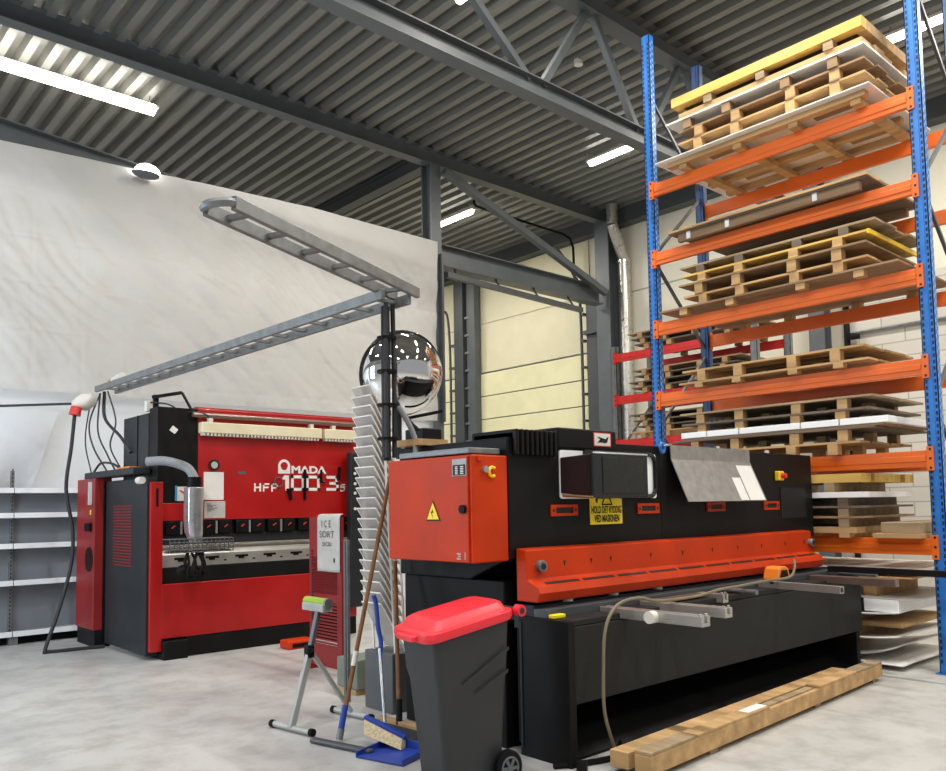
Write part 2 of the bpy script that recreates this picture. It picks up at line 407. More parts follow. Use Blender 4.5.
# thin conduit and bracket near the wall column
b = MB().tube([(11.8, 13, 8.48), (11.8, 13, 8.22), (11.88, 13, 8.18), (14.7, 13, 8.16), (14.95, 13, 8.1), (15.05, 13, 7.9), (15.08, 13, 6.6)], 0.03, 8)
tagged(b, 'roof_conduit', 'black_deep', 'thin dark conduit hanging below the roof and bending down by the wall column', 'conduit', loc=(13, 13, 8))
t = thing('junction_box', (14.9, 12.25, 6.6), 'small pale grey control box on the wall column above the low beam', 'box')
box('body', 'galv_dull', t, 14.8, 12.185, 6.62, 14.95, 12.47, 6.86, 0.01); box('lead', 'black_deep', t, 14.84, 12.47, 6.5, 14.9, 12.49, 6.9)
# eaves beam
tagged(MB().box(15.1, -6, 8.12, 15.39, 26.5, 8.47), 'eaves_beam', 'steel_dark',
       'dark grey beam along the top of the back wall under the roof', 'beam', loc=(15.2, 10, 8.12))
# roof truss
t = thing('roof_truss', (6, 6.82, 6.62), 'long grey steel truss with slanted tubes crossing the roof in front of the back wall', 'truss')
MB().ibeam((-6, 6.82, 6.76), (15.2, 6.82, 6.80), 0.20, 0.24).build('bottom_chord', 'steel_grey', t)
MB().ibeam((-6, 6.82, 8.36), (15.2, 6.82, 8.36), 0.26, 0.32).build('top_chord', 'steel_grey', t)
xs = [-3.7, -1.7, 0.3, 3.3, 7.25, 9.45, 11.6, 13.8]
for i in range(1, 7):
    xm = xs[i]; xa = (xs[i-1]+xs[i])/2 if i else xs[i]; xb = (xs[i]+xs[i+1])/2
    MB().bar((xb-0.07 if i < 7 else xb, 6.82, 8.22), (xm+0.12, 6.82, 6.88), 0.09, 0.09).build('diagonal', 'steel_grey', t)
    MB().bar((xa+0.07, 6.82, 8.22), (xm-0.12, 6.82, 6.88), 0.09, 0.09).build('diagonal', 'steel_grey', t)
# round detector
b = MB().tube([(9.5, 8.0, 8.50), (9.5, 8.0, 8.42)], 0.07, 16)
tagged(b, 'smoke_detector', 'plug_white', 'small round white detector on the corrugated roof between two truss tubes', 'detector', loc=(9.5, 8, 8.42))

# ------------------------------------------------------------------ lamps
def strip_lamp(p, q, label, rad=0.065):
    p, q = Vector(p), Vector(q); t = thing('strip_lamp', (p+q)/2, label, 'lamp', 'strip lamps under the roof')
    d = (q-p).normalized()
    MB().bar(p-d*0.04+Vector((0, 0, 0.05)), q+d*0.04+Vector((0, 0, 0.05)), 0.13, 0.05).build('housing', 'plug_white', t, 0.008)
    MB().tube([p, p+d*0.03, q-d*0.03, q], [0.03, rad, rad, 0.03], 14).build('diffuser', 'lamp_glow', t, smooth=True)
    MB().box(p.x+0.1*d.x-0.01, p.y+0.1*d.y-0.01, p.z+0.07, p.x+0.1*d.x+0.01, p.y+0.1*d.y+0.01, 8.5).build('hanger', 'galv', t)
    MB().box(q.x-0.1*d.x-0.01, q.y-0.1*d.y-0.01, q.z+0.07, q.x-0.1*d.x+0.01, q.y-0.1*d.y+0.01, 8.5).build('hanger', 'galv', t)
    return t
strip_lamp((0.3, 13.3, 8.26), (4.95, 13.3, 8.26), 'long bright strip lamp under the roof at upper left', 0.095)
strip_lamp((12.27, 10.12, 8.3), (12.27, 9.06, 8.3), 'short bright strip lamp under the roof left of the blue and orange rack')
strip_lamp((12.2, 15.2, 8.3), (12.2, 13.5, 8.3), 'bright strip lamp beyond the column at the right edge of the curtain')
strip_lamp((12.3, 4.55, 8.3), (12.3, 2.4, 8.3), 'bright strip lamp behind the top of the right blue rack upright')
strip_lamp((6.88, 7.85, 8.3), (6.88, 7.12, 8.3), 'strip lamp at the top edge of the photo left of the truss tubes')
t = thing('spot_lamp', (4.22, 11.8, 6.42), 'small round bright lamp at the curtain top near the end of the cable ladder', 'lamp')
MB().sphere((4.22, 11.62, 6.45), 0.19, 20, 10, lambda q: Vector((q.x, q.y*0.6, max(q.z, 0)*0.75))).build('dome', 'spot_glow', t, smooth=True)
MB().sphere((4.2, 11.62, 6.445), 0.2, 20, 10, lambda q: Vector((q.x, q.y*0.6, min(q.z, 0)*0.35))).build('housing', 'steel_grey', t, smooth=True)

# ------------------------------------------------------------------ white curtains
def wrinkle(x, z, s=1.0):
    n = noise.noise
    v = 0.06*n(Vector((x*0.55+z*0.5, z*0.35, 1.7)))
    # diagonal pull folds, strongest in the middle of the sheet
    m = 0.35+0.65*math.exp(-((x-6.0)/2.6)**2)*math.exp(-((z-5.2)/1.6)**2)
    q = x*0.75+z*0.9+0.35*n(Vector((x*0.7, z*0.7, 5)))
    r = z*0.75-x*0.9
    v += 0.055*m*(0.5-abs(n(Vector((q*2.2, r*0.45, 12.0)))))
    v += 0.030*m*(0.5-abs(n(Vector((q*4.6, r*1.1, 22.0)))))
    v += 0.018*n(Vector((x*2.0, z*2.0, 8.0))) + 0.010*(0.5-abs(n(Vector((x*4.5, z*4.5, 31.0)))))
    v += 0.03*math.sin(x*2.1)*0.4*n(Vector((x*1.2, z*0.15, 40)))
    for c, per in ((x, 0.62), (z, 0.62)):
        d = abs((c/per) % 1-0.5)*per
        v += 0.004*math.exp(-(d/0.018)**2)
    return v*s*2.1
def ctop(x):
    K = [(-9, 6.44), (2.4, 6.46), (4.1, 6.53), (5.4, 6.60), (7.0, 6.65), (10, 6.62)]
    for (a, za), (c, zc) in zip(K, K[1:]):
        if x <= c: return za+(zc-za)*(x-a)/(c-a)
    return 6.62
t = thing('hanging_curtain', (4, 11.85, 3.2), 'large creased white tarpaulin curtain hanging behind the red press', 'curtain')
MB().grid(lambda u, v: (lambda x: (lambda zt: Vector((x, 11.76+wrinkle(x, 3.22+(zt-3.22)*v)*(0.25+0.75*min(1, (1-v)*3)), 3.22+(zt-3.22)*v)))(ctop(x)))(-2.5+12.22*u), 420, 130).build('sheet', 'tarp', t, smooth=True)
b = MB()
for k in range(26):
    x = -2.2+k*0.48
    b.tube([(x, 11.86, ctop(x)-0.06), (x, 11.95, ctop(x)+0.03)], 0.008, 6)
b.build('tie', 'cable', t)
o = MB().grid(lambda u, v: Vector((-2.5+12.3*u, 11.97+0.12*wrinkle(-2.5+12.3*u+7, 3.3*v), 0.01+3.4*v)), 200, 40).build('lower_curtain', 'drape', None, smooth=True, loc=(3.6, 11.97, 0))
tag(o, 'plain white sheet hanging to the floor below the large creased tarpaulin', 'curtain')
def swag(u, v):
    x = -2.0+(5.15-0.5*(1-v))*u; top = 2.97-0.02*math.sin(PI*min(1, max(0, (x+0.4)/3.3)))
    f = 0.16*math.sin((x*1.0+(1-v)*0.9)*4.2)*(0.15+(1-v)) + 0.05*noise.noise(Vector((x*2+v, v*1.5, 3)))
    return Vector((x, 11.81+f*0.7, top*v+1.2*(1-v)))
o = MB().grid(swag, 90, 40).build('draped_sheet', 'drape', None, smooth=True, loc=(0.5, 11.8, 1.2))
tag(o, 'white draped sheet hanging in folds from a rope above the grey shelving', 'curtain')
tagged(MB().tube([(-2.0, 11.72, 2.96), (1.0, 11.66, 2.95), (2.35, 11.62, 2.96), (3.1, 11.0, 2.98), (3.2, 10.75, 3.0)], 0.016, 8),
       'curtain_rope', 'cable', 'dark rope carrying the draped sheet at the far left', 'rope', loc=(1, 11.66, 2.95))
tagged(MB().bar((9.83, 11.8, 3.2), (9.83, 11.8, 6.42), 0.05, 0.10, up=(0, 1, 0)), 'curtain_pole', 'steel_dark',
       'narrow grey pole along the right hem of the white curtain', 'pole', loc=(9.9, 11.8, 3.2))

# ------------------------------------------------------------------ grey shelving at left
t = thing('shelving_unit', (1.9, 11.5, 0), 'empty grey shop shelving with white shelf edges at the far left', 'shelving')
box('back_panel', 'shelf_grey', t, -1.0, 11.62, 0.15, 3.45, 11.65, 1.93)
for z in (0.14, 0.76, 1.21, 1.59, 1.9):
    dp = 11.36 if z < 1.0 else 11.42
    s_ = box('shelf', 'shelf_grey', t, -1.0, dp, z-0.03, 3.45, 11.62, z-0.005)
    for xa, xb in ((-1.0, 0.5), (0.51, 1.6), (1.61, 2.55), (2.56, 3.45)):
        box('shelf_edge', 'shelf_white', s_, xa, dp-0.02, z-0.035, xb, dp, z+0.03, 0.004)
for x in (0.5, 2.57):
    b = MB().box(x-0.02, 11.58, 0, x+0.02, 11.63, 2.15).m(1)
    for k in range(42): b.box(x-0.006, 11.575, 0.1+k*0.05, x+0.006, 11.585, 0.125+k*0.05)
    b.build('slotted_upright', ['galv_dull', 'ink'], t)
box('plinth', 'black_deep', t, -1.0, 11.48, 0, 3.45, 11.6, 0.10)
for x in (0.5, 2.57): box('foot', 'galv_dull', t, x-0.05, 11.38, 0, x+0.05, 11.48, 0.11)

# ------------------------------------------------------------------ press brake
PB = thing('press_brake', (4.7, 9.8, 0), 'tall red and black sheet metal bending press in front of the white curtain', 'machine')
Y = 9.05
box('upper_beam', 'red', PB, 3.89, Y, 1.50, 6.05, Y+0.25, 2.78, 0.012)
box('upper_beam_side', 'black', PB, 3.43, Y, 1.70, 3.888, Y+0.25, 2.77, 0.008)
box('upper_beam_skirt', 'red', PB, 3.47, Y+0.005, 1.50, 3.888, Y+0.25, 1.698, 0.006)
box('beam_cap', 'red', PB, 3.89, Y+0.05, 2.78, 6.05, Y+0.3, 2.80)
box('side_frame', 'charcoal', PB, 3.42, Y+0.252, 0.1, 3.62, 10.1, 2.72, 0.01)
box('side_seam', 'black', PB, 3.412, 9.62, 2.05, 3.42, 9.635, 2.72)
box('rear_frame', 'charcoal', PB, 5.8, Y+0.252, 0.1, 6.0, 10.1, 2.6, 0.01)
box('ram_rear', 'black_deep', PB, 3.62, Y+0.6, 0.2, 5.8, Y+0.7, 2.5)
# punches
b = box('punch_holder', 'black', PB, 3.5, Y+0.06, 1.34, 6.0, Y+0.2, 1.5)
x = 3.53
for k in range(12):
    c = box('clamp', 'black_deep', PB, x, Y+0.0, 1.345, x+0.16, Y+0.058, 1.495, 0.01)
    MB().bar((x+0.06, Y-0.008, 1.415), (x+0.10, Y-0.012, 1.445), 0.01, 0.012).build('lever', 'plug_red', c)
    if k % 2 == 0: box('clamp_plate', 'bright_steel', PB, x+0.168, Y+0.01, 1.345, x+0.192, Y+0.058, 1.49)
    x += 0.207
box('punch_beam', 'charcoal', PB, 3.5, Y+0.05, 1.23, 6.0, Y+0.14, 1.34, 0.004)
MB().prism([(3.5, Y+0.07, 1.23), (3.5, Y+0.12, 1.23), (3.5, Y+0.1, 1.17)], (2.5, 0, 0)).build('punch', 'bright_steel', PB)
# die table
MB().prism([(3.47, Y+0.02, 1.12), (3.47, Y+0.16, 1.12), (3.47, Y+0.14, 1.17), (3.47, Y+0.1, 1.15), (3.47, Y+0.06, 1.17)], (2.53, 0, 0)).build('die', 'bright_steel', PB)
b = MB().box(3.47, Y-0.02, 0.99, 6.0, Y+0.18, 1.12).m(1)
for k in range(7):
    b.box(3.62+k*0.36, Y-0.026, 1.065, 3.62+k*0.36+0.16, Y-0.018, 1.09); b.box(3.66+k*0.36, Y-0.026, 1.045, 3.66+k*0.36+0.07, Y-0.018, 1.07)
    b.box(3.84+k*0.36, Y-0.026, 1.03, 3.87+k*0.36, Y-0.018, 1.045)
b.build('die_table', ['bright_steel', 'black_deep'], PB)
box('table_rail', 'black', PB, 3.47, Y-0.03, 0.815, 6.0, Y+0.15, 0.985, 0.006)
box('apron', 'red', PB, 3.47, Y-0.05, 0.22, 6.0, Y+0.0, 0.812, 0.008)
box('plinth', 'black', PB, 3.75, Y-0.04, 0.0, 6.0, Y+0.5, 0.218, 0.008)
box('plinth_foot', 'black', PB, 3.47, Y-0.13, 0.0, 3.74, Y+0.4, 0.2, 0.008)
# left guard housing
g = box('guard_housing', 'charcoal', PB, 3.32, 9.055, 0.05, 3.455, 10.38, 1.98, 0.008)
box('guard_front', 'red', PB, 3.345, 9.0, 0.09, 3.478, 9.052, 1.93, 0.005)
box('front_handle', 'black_deep', PB, 3.40, 8.985, 1.66, 3.425, 9.0, 1.86, 0.004)
b = MB()
for k in range(21): b.box(3.314, 9.5, 0.99+k*0.034, 3.322, 10.1, 1.002+k*0.034)
b.build('louvre', 'red_dark', PB)
r = box('electric_cabinet', 'red_dark', PB, 3.2, 10.42, 0.2, 3.4, 11.1, 2.02, 0.008)
box('cabinet_base', 'black', PB, 3.22, 10.42, 0, 3.4, 11.08, 0.198)
box('cabinet_gap', 'black_deep', PB, 3.3, 10.382, 0.1, 3.4, 10.418, 1.98)
box('cabinet_handle', 'black_deep', PB, 3.16, 10.5, 1.38, 3.199, 10.68, 1.48, 0.01)
MB().tube([(3.195, 10.6, 1.04), (3.2, 10.6, 1.04)], 0.15, 20).build('cabinet_disc', 'maroon', PB)
box('cabinet_label', 'paper_dull', PB, 3.194, 10.52, 1.7, 3.199, 10.66, 1.98)
box('warning_triangle', 'sign_yellow', PB, 3.194, 10.54, 1.58, 3.199, 10.58, 1.64)
# arm plate on top
box('top_plate', 'charcoal', PB, 3.22, 9.2, 2.02, 3.41, 10.9, 2.10, 0.01)
box('orange_pad', 'orange_plastic', PB, 3.23, 9.35, 2.10, 3.34, 9.75, 2.115)
MB().tube([(3.28, 9.2, 1.95), (3.28, 9.08, 1.95)], 0.04, 10).build('indicator', 'plug_white', PB)
# pendant: hose, silver housing, pedal basket
MB().tube(curve_pts([(3.3, 9.0, 2.15), (3.45, 8.85, 2.15), (3.62, 8.72, 2.08), (3.66, 8.62, 1.97), (3.66, 8.6, 1.9)]), 0.05, 12).build('pendant_hose', 'cable_grey', PB, smooth=True)
MB().tube([(3.66, 8.6, 1.86), (3.66, 8.6, 1.97)], 0.075, 16).build('pendant_cap', 'black_deep', PB, smooth=True)
lp = lambda z, w, d, cx: [(cx-w, 8.6-d, z), (cx-w*0.5, 8.6-d*1.3, z), (cx+w*0.5, 8.6-d*1.3, z), (cx+w, 8.6-d, z), (cx+w, 8.6+d, z), (cx-w, 8.6+d, z)]
MB().loft([lp(1.86, 0.085, 0.07, 3.655), lp(1.5, 0.08, 0.07, 3.65), lp(1.38, 0.078, 0.065, 3.655), lp(1.26, 0.05, 0.05, 3.68)]).build('pendant_housing', 'alu', PB, 0.008, smooth=True)
b = MB()
for k in range(15): b.tube([(3.36+k*0.05, 8.5, 1.17), (3.36+k*0.05, 8.5, 1.31)], 0.006, 6)
for z in (1.17, 1.2, 1.24, 1.275, 1.31): b.tube([(3.36, 8.5, z), (4.06, 8.5, z)], 0.006, 6)
for k in range(8): b.tube([(3.36+k*0.1, 8.5, 1.17), (3.36+k*0.1, 8.68, 1.17)], 0.006, 6)
for x in (3.36, 4.06): b.tube([(x, 8.5, 1.31), (x, 8.68, 1.31)], 0.006, 6)
b.tube([(3.36, 8.68, 1.31), (4.06, 8.68, 1.31)], 0.006, 6)
b.build('wire_basket', 'steel_dark', PB)
box('basket_plate', 'charcoal', PB, 3.38, 8.53, 1.17, 4.04, 8.68, 1.185)
b = MB(); rnd = random.Random(3)
for k in range(9):
    x = 3.5+rnd.random()*0.28
    b.tube(curve_pts([(x, 8.55, 1.18), (x+rnd.uniform(-.06, .06), 8.52, 1.05), (x+rnd.uniform(-.09, .09), 8.5, 0.95), (x+rnd.uniform(-.05, .05), 8.53, 0.88)]), 0.014, 6)
b.sphere((3.52, 8.56, 0.98), 0.06, 12, 8); b.sphere((3.72, 8.56, 0.95), 0.045, 12, 8)
b.build('cable_bundle', 'black_deep', PB)
# front marks
for nm, m, a in (('document', 'paper', (3.96, 1.73, 4.2, 2.05)), ('document', 'paper_dull', (3.97, 1.52, 4.22, 1.715))):
    box(nm, m, PB, a[0], Y-0.006, a[1], a[2], Y-0.001, a[3])
b = MB()
for k in range(6): b.box(4.0, Y-0.009, 1.6+k*0.016, 4.05+0.02*((k*7) % 5), Y-0.006, 1.606+k*0.016)
b.build('document_writing', 'pencil', PB)
MB().tube([(4.08, Y-0.02, 2.13), (4.08, Y, 2.13)], 0.065, 20).build('dial', 'ink', PB)
MB().tube([(4.08, Y-0.024, 2.13), (4.08, Y-0.019, 2.13)], 0.04, 20).build('dial_face', 'paper_dull', PB)
box('nameplate', 'steel_grey', PB, 4.38, Y-0.004, 2.03, 4.48, Y-0.001, 2.065)
p = box('picture', 'paper', PB, 3.63, Y-0.012, 1.72, 3.83, Y-0.001, 1.88)
box('picture_edge', 'label_blue', p, 3.625, Y-0.014, 1.72, 3.65, Y-0.011, 1.89)
MB().bar((3.68, Y-0.014, 1.84), (3.82, Y-0.014, 1.74), 0.004, 0.016).build('picture_stroke', 'plug_red', p)
MB().prism([(3.56, Y-0.004, 2.51), (3.62, Y-0.004, 2.47), (3.66, Y-0.004, 2.52), (3.60, Y-0.004, 2.565)], (0, 0.003, 0)).build('tag', 'paper', PB)
# lettering on the front
yl = Y-0.003; XD, UD = (1, 0, 0), (0, 0, 1)
def flat(name, polys, m, parent):
    b = MB()
    for pl in polys: b.prism([(x, yl, z) for x, z in pl], (0, 0.002, 0))
    return b.build(name, m, parent)
def arch(cx, z0, w, h, hole):
    """letter A drawn as a solid arch with a round hole"""
    b = MB(); n = 28; R_ = w/2; outer = []; inner = []
    cz = z0+h-R_
    for k in range(n+1):
        a = PI*k/n; outer.append((cx+R_*math.cos(a), cz+R_*math.sin(a)))
    outer = [(cx-R_+2*R_*k/12, z0) for k in range(7, 13)]+outer+[(cx-R_+2*R_*k/12, z0) for k in range(0, 7)]
    m_ = len(outer)
    for k in range(m_):
        x, z = outer[k]; a = math.atan2(z-cz, x-cx); inner.append((cx+hole*math.cos(a), cz+hole*math.sin(a)))
    for k in range(m_):
        j = (k+1) % m_
        vs = [b.bm.verts.new((q[0], yl, q[1])) for q in (outer[k], outer[j], inner[j], inner[k])]; b.bm.faces.new(vs)
    return b.build('logo_letter', 'white_ink', PB)
LX = 0.0
arch(4.985+LX, 2.045, 0.165, 0.175, 0.05)
text('lettering', 'MADA', 'white_ink', PB, (5.085+LX, yl, 2.05), XD, UD, 0.50, 0.095, 0.04)
def blk(x, z, w, h, segs, tk):
    P = {'l': [(x, z), (x+tk, z), (x+tk, z+h), (x, z+h)], 'r': [(x+w-tk, z), (x+w, z), (x+w, z+h), (x+w-tk, z+h)],
         'b': [(x, z), (x+w, z), (x+w, z+tk), (x, z+tk)], 't': [(x, z+h-tk), (x+w, z+h-tk), (x+w, z+h), (x, z+h)],
         'm': [(x+w*.25, z+h/2-tk/2), (x+w, z+h/2-tk/2), (x+w, z+h/2+tk/2), (x+w*.25, z+h/2+tk/2)],
         'rb': [(x+w-tk, z), (x+w, z), (x+w, z+h/2), (x+w-tk, z+h/2)],
         'd': [(x+w-tk*1.3, z+h/2), (x+w, z+h/2), (x+w, z+h), (x+w-tk*1.3, z+h)]}
    return [P[s] for s in segs]
z0, hh, tk = 1.835, 0.19, 0.036
polys = [[(4.945, z0+hh*.72), (4.99, z0+hh), (5.05, z0+hh), (5.05, z0), (5.0, z0), (5.0, z0+hh*.72)]]
polys += blk(5.08, z0, 0.185, hh, 'lrbt', tk)+blk(5.29, z0, 0.195, hh, 'lrbt', tk)
polys += [[(5.515, z0+.085), (5.55, z0+.085), (5.55, z0+.12), (5.515, z0+.12)]]
polys += blk(5.585, z0, 0.18, hh, ['b', 't', 'm', 'rb', 'd'], tk)
flat('lettering', polys, 'white_ink', PB)
hz, h2, t2 = 1.825, 0.10, 0.02
polys = blk(4.585, hz, 0.09, h2, 'lr', t2)+[[(4.605, hz+.04), (4.655, hz+.04), (4.655, hz+.06), (4.605, hz+.06)]]
polys += blk(4.70, hz, 0.085, h2, 'lt', t2)+[[(4.72, hz+.04), (4.775, hz+.04), (4.775, hz+.06), (4.72, hz+.06)]]
polys += blk(4.81, hz, 0.09, h2, 'lt', t2)+[[(4.83, hz+.035), (4.90, hz+.035), (4.90, hz+.055), (4.83, hz+.055)], [(4.88, hz+.035), (4.90, hz+.035), (4.90, hz+.1), (4.88, hz+.1)]]
flat('lettering', polys, 'white_ink', PB)
polys = blk(5.79, hz, 0.075, h2, 'bt', t2)+[[(5.79, hz+.045), (5.865, hz+.045), (5.865, hz+.065), (5.79, hz+.065)], [(5.79, hz+.05), (5.81, hz+.05), (5.81, hz+.1), (5.79, hz+.1)], [(5.845, hz), (5.865, hz), (5.865, hz+.05), (5.845, hz+.05)]]
flat('lettering', polys, 'white_ink', PB)
# work light and rail
for xa, xb in ((3.89, 5.46), (5.5, 6.0)):
    l_ = box('work_light', 'cream', PB, xa, Y-0.11, 2.49, xb, Y-0.002, 2.615, 0.01)
    b = MB()
    for k in range(int((xb-xa)/0.045)): b.box(xa+0.02+k*0.045, Y-0.1, 2.462, xa+0.042+k*0.045, Y-0.02, 2.49)
    b.build('light_louvre', 'plug_white', l_)
MB().tube([(3.8, Y-0.06, 2.695), (6.02, Y-0.06, 2.695)], 0.03, 10).build('front_rail', 'warm_steel', PB, smooth=True)
for x in (3.98, 5.3, 5.62): box('rail_bracket', 'plug_white', PB, x, Y-0.09, 2.60, x+0.05, Y-0.03, 2.665)
# lamp arm on top
b = MB().bar((3.5, 9.3, 2.72), (3.5, 9.3, 2.93), 0.05, 0.05).bar((3.46, 9.3, 2.9), (3.72, 9.1, 2.95), 0.035, 0.035).bar((3.72, 9.1, 2.95), (3.82, 9.0, 2.7), 0.025, 0.025)
b.build('swing_arm', 'black', PB)
box('arm_box', 'plug_white', PB, 3.40, 9.3, 2.74, 3.46, 9.38, 2.86, 0.006)
MB().tube(curve_pts([(3.44, 9.3, 2.84), (3.6, 9.2, 2.82), (3.72, 9.1, 2.74), (3.9, 8.97, 2.72), (4.0, 8.97, 2.66)]), 0.01, 6).build('lamp_lead', 'cable', PB)
# right console
box('side_console', 'charcoal', PB, 5.83, 8.86, 0.35, 6.02, 8.98, 2.33, 0.03, seg=3)
b = MB()
for z in (2.05, 1.92, 1.8, 1.6): b.tube([(5.89, 8.85, z), (5.89, 8.86, z)], 0.02, 10)
b.build('console_button', 'plug_white', PB)
box('foot_switch', 'shear_red', PB, 4.74, 8.5, 0, 5.09, 8.72, 0.1, 0.02)
b = MB().box(4.79, 8.495, 0.02, 5.05, 8.51, 0.065); b.build('foot_pedal', 'black_deep', PB)
# tools hanging on the red front by magnets
def tool(b, label, m='black_deep'):
    return tag(b.build('hanging_tool', m, None, loc=(5.2, 9.02, 1.9)), label, 'tool', 'tools hanging on the red press front')
tool(MB().tube([(4.90+0.06*math.cos(a*PI/8), Y-0.02, 1.94+0.06*math.sin(a*PI/8)) for a in range(16)], 0.0055, 6, closed=True), 'round wire hoop tool hanging left of the white numbers', 'steel_grey')
tool(MB().bar((5.265, Y-0.015, 2.10), (5.265, Y-0.015, 1.72), 0.04, 0.02), 'longest black tool hanging over the white lettering')
tool(MB().bar((5.02, Y-0.015, 1.86), (5.07, Y-0.015, 1.72), 0.03, 0.02).bar((5.06, Y-0.015, 1.86), (5.08, Y-0.015, 1.73), 0.02, 0.02), 'dark pliers hanging below the round hoop tool')
tool(MB().bar((5.77, Y-0.015, 2.14), (5.75, Y-0.015, 1.96), 0.06, 0.02), 'short black tool hanging right of the lettering')
tool(MB().bar((5.50, Y-0.015, 2.1), (5.50, Y-0.015, 1.95), 0.025, 0.02).bar((5.48, Y-0.015, 1.97), (5.54, Y-0.015, 1.93), 0.03, 0.02), 'small hook shaped tool hanging over the last white letters')

# ------------------------------------------------------------------ cable ladder
t = thing('cable_ladder', (3.53, 4.8, 3.14), 'grey metal cable ladder hanging in mid air with a bend above the mirror dome', 'cable ladder')
def ladder(p, q, w, n, rails):
    p, q = Vector(p), Vector(q); d = (q-p).normalized(); nn = Vector((-d.y, d.x, 0))
    for s in (-1, 1): MB().bar(p+nn*s*w, q+nn*s*w, 0.035, 0.075).build('rail', 'galv_dull', t, 0.004)
    for k in range(n):
        c = p+d*((q-p).length*(k+0.5)/n); MB().bar(c-nn*w, c+nn*w, 0.04, 0.025).build('rung', 'galv_dull', t)
    return d, nn
ladder((3.53, 4.75, 3.14), (3.40, 10.7, 3.14), 0.12, 19, 1)
d, nn = ladder((3.70, 4.85, 3.2), (1.83, 4.01, 3.2), 0.095, 6, 1)
pc = Vector((1.83, 4.01, 3.2))
MB().tube([pc+nn*0.095*math.cos(a*PI/8)-d*(0.0-0.045*math.sin(a*PI/8)) for a in range(9)], 0.026, 8).build('end_loop', 'galv_dull', t, smooth=True)
# post with cables down to the shear
t = thing('cable_post', (3.55, 4.9, 1.95), 'dark upright post with bundled cables rising from the shear to the cable ladder', 'post')
MB().tube([(3.55, 4.92, 1.95), (3.55, 4.92, 3.1)], 0.035, 10).build('pole', 'charcoal', t, smooth=True)
for k, (dx, dy) in enumerate(((0.05, -0.03), (-0.03, -0.05), (0.03, 0.04))):
    MB().tube(curve_pts([(3.55+dx, 4.92+dy, 1.97), (3.55+dx*1.1, 4.92+dy, 2.6), (3.55+dx*0.9, 4.92+dy, 3.12)]), 0.018, 8).build('cable', 'cable', t)
b = MB()
for z in (2.1, 2.35, 2.6, 2.85): b.tube([(3.555, 4.91, z), (3.555, 4.91, z+0.02)], 0.075, 12)
b.build('cable_tie', 'black_deep', t)
MB().tube(curve_pts([(3.62, 4.86, 2.35), (3.70, 4.84, 2.22), (3.74, 4.82, 2.1), (3.73, 4.8, 1.97)]), 0.022, 8).build('grey_conduit', 'cable_grey', t, smooth=True)
MB().tube(curve_pts([(3.62, 4.9, 2.4), (3.75, 4.9, 2.25), (3.9, 4.9, 2.15), (4.05, 4.9, 2.08)]), 0.016, 8).build('cable', 'cable', t, smooth=True)

# power plug on ladder end with cable
t = thing('power_plug', (3.05, 10.5, 2.9), 'off white power coupling with a red plug at the far end of the cable ladder', 'plug')
MB().tube([(3.22, 10.55, 3.0), (3.1, 10.55, 2.95), (2.98, 10.55, 2.9)], [0.07, 0.11, 0.055], 12).build('housing', 'plug_white', t, smooth=True)
MB().tube([(3.0, 10.5, 2.88), (2.98, 10.5, 2.78)], [0.06, 0.07], 12).build('socket', 'plug_red', t, smooth=True)
MB().tube([(3.5, 10.7, 3.27), (3.5, 10.4, 3.29)], 0.05, 10).build('coupling', 'plug_white', t, smooth=True)
MB().tube([(3.5, 10.72, 3.27), (3.5, 10.8, 3.26)], 0.045, 10).build('plug_tip', 'plug_red', t, smooth=True)
b = MB().tube(curve_pts([(2.98, 10.5, 2.78), (2.95, 10.5, 2.4), (2.90, 10.5, 1.9), (2.98, 10.5, 1.4), (2.97, 10.5, 1.0), (2.84, 10.46, 0.5), (2.68, 10.4, 0.05), (2.72, 10.4, 0.02), (2.95, 10.36, 0.02), (3.3, 10.3, 0.02)]), 0.022, 8)
tagged(b, 'power_cable', 'cable', 'long black power cable dropping from the plug to the floor by the shelving', 'cable', loc=(2.7, 10.4, 0))
t = thing('control_cables', (3.3, 10.2, 2.1), 'tangle of thin cables between the cable ladder end and the red cabinet top', 'cables')
for pts, r in (([(3.35, 10.6, 3.1), (3.3, 10.4, 2.75), (3.35, 10.0, 2.5), (3.4, 9.8, 2.3)], 0.02), ([(3.3, 10.6, 3.08), (3.25, 10.5, 2.6), (3.3, 10.3, 2.3), (3.33, 10.1, 2.1)], 0.01),
               ([(3.3, 10.6, 3.08), (3.18, 10.6, 2.7), (3.2, 10.5, 2.4), (3.3, 10.3, 2.1)], 0.01), ([(3.2, 10.6, 3.05), (3.15, 10.65, 2.5), (3.24, 10.7, 2.1)], 0.008),
               ([(3.24, 10.6, 2.1), (3.26, 10.4, 2.2), (3.3, 10.1, 2.18), (3.34, 9.9, 2.1)], 0.014), ([(3.36, 10.5, 3.1), (3.36, 10.2, 2.7), (3.3, 10.2, 2.4), (3.35, 9.95, 2.1)], 0.01)):
    MB().tube(curve_pts(pts), r, 6).build('cable', 'cable', t)

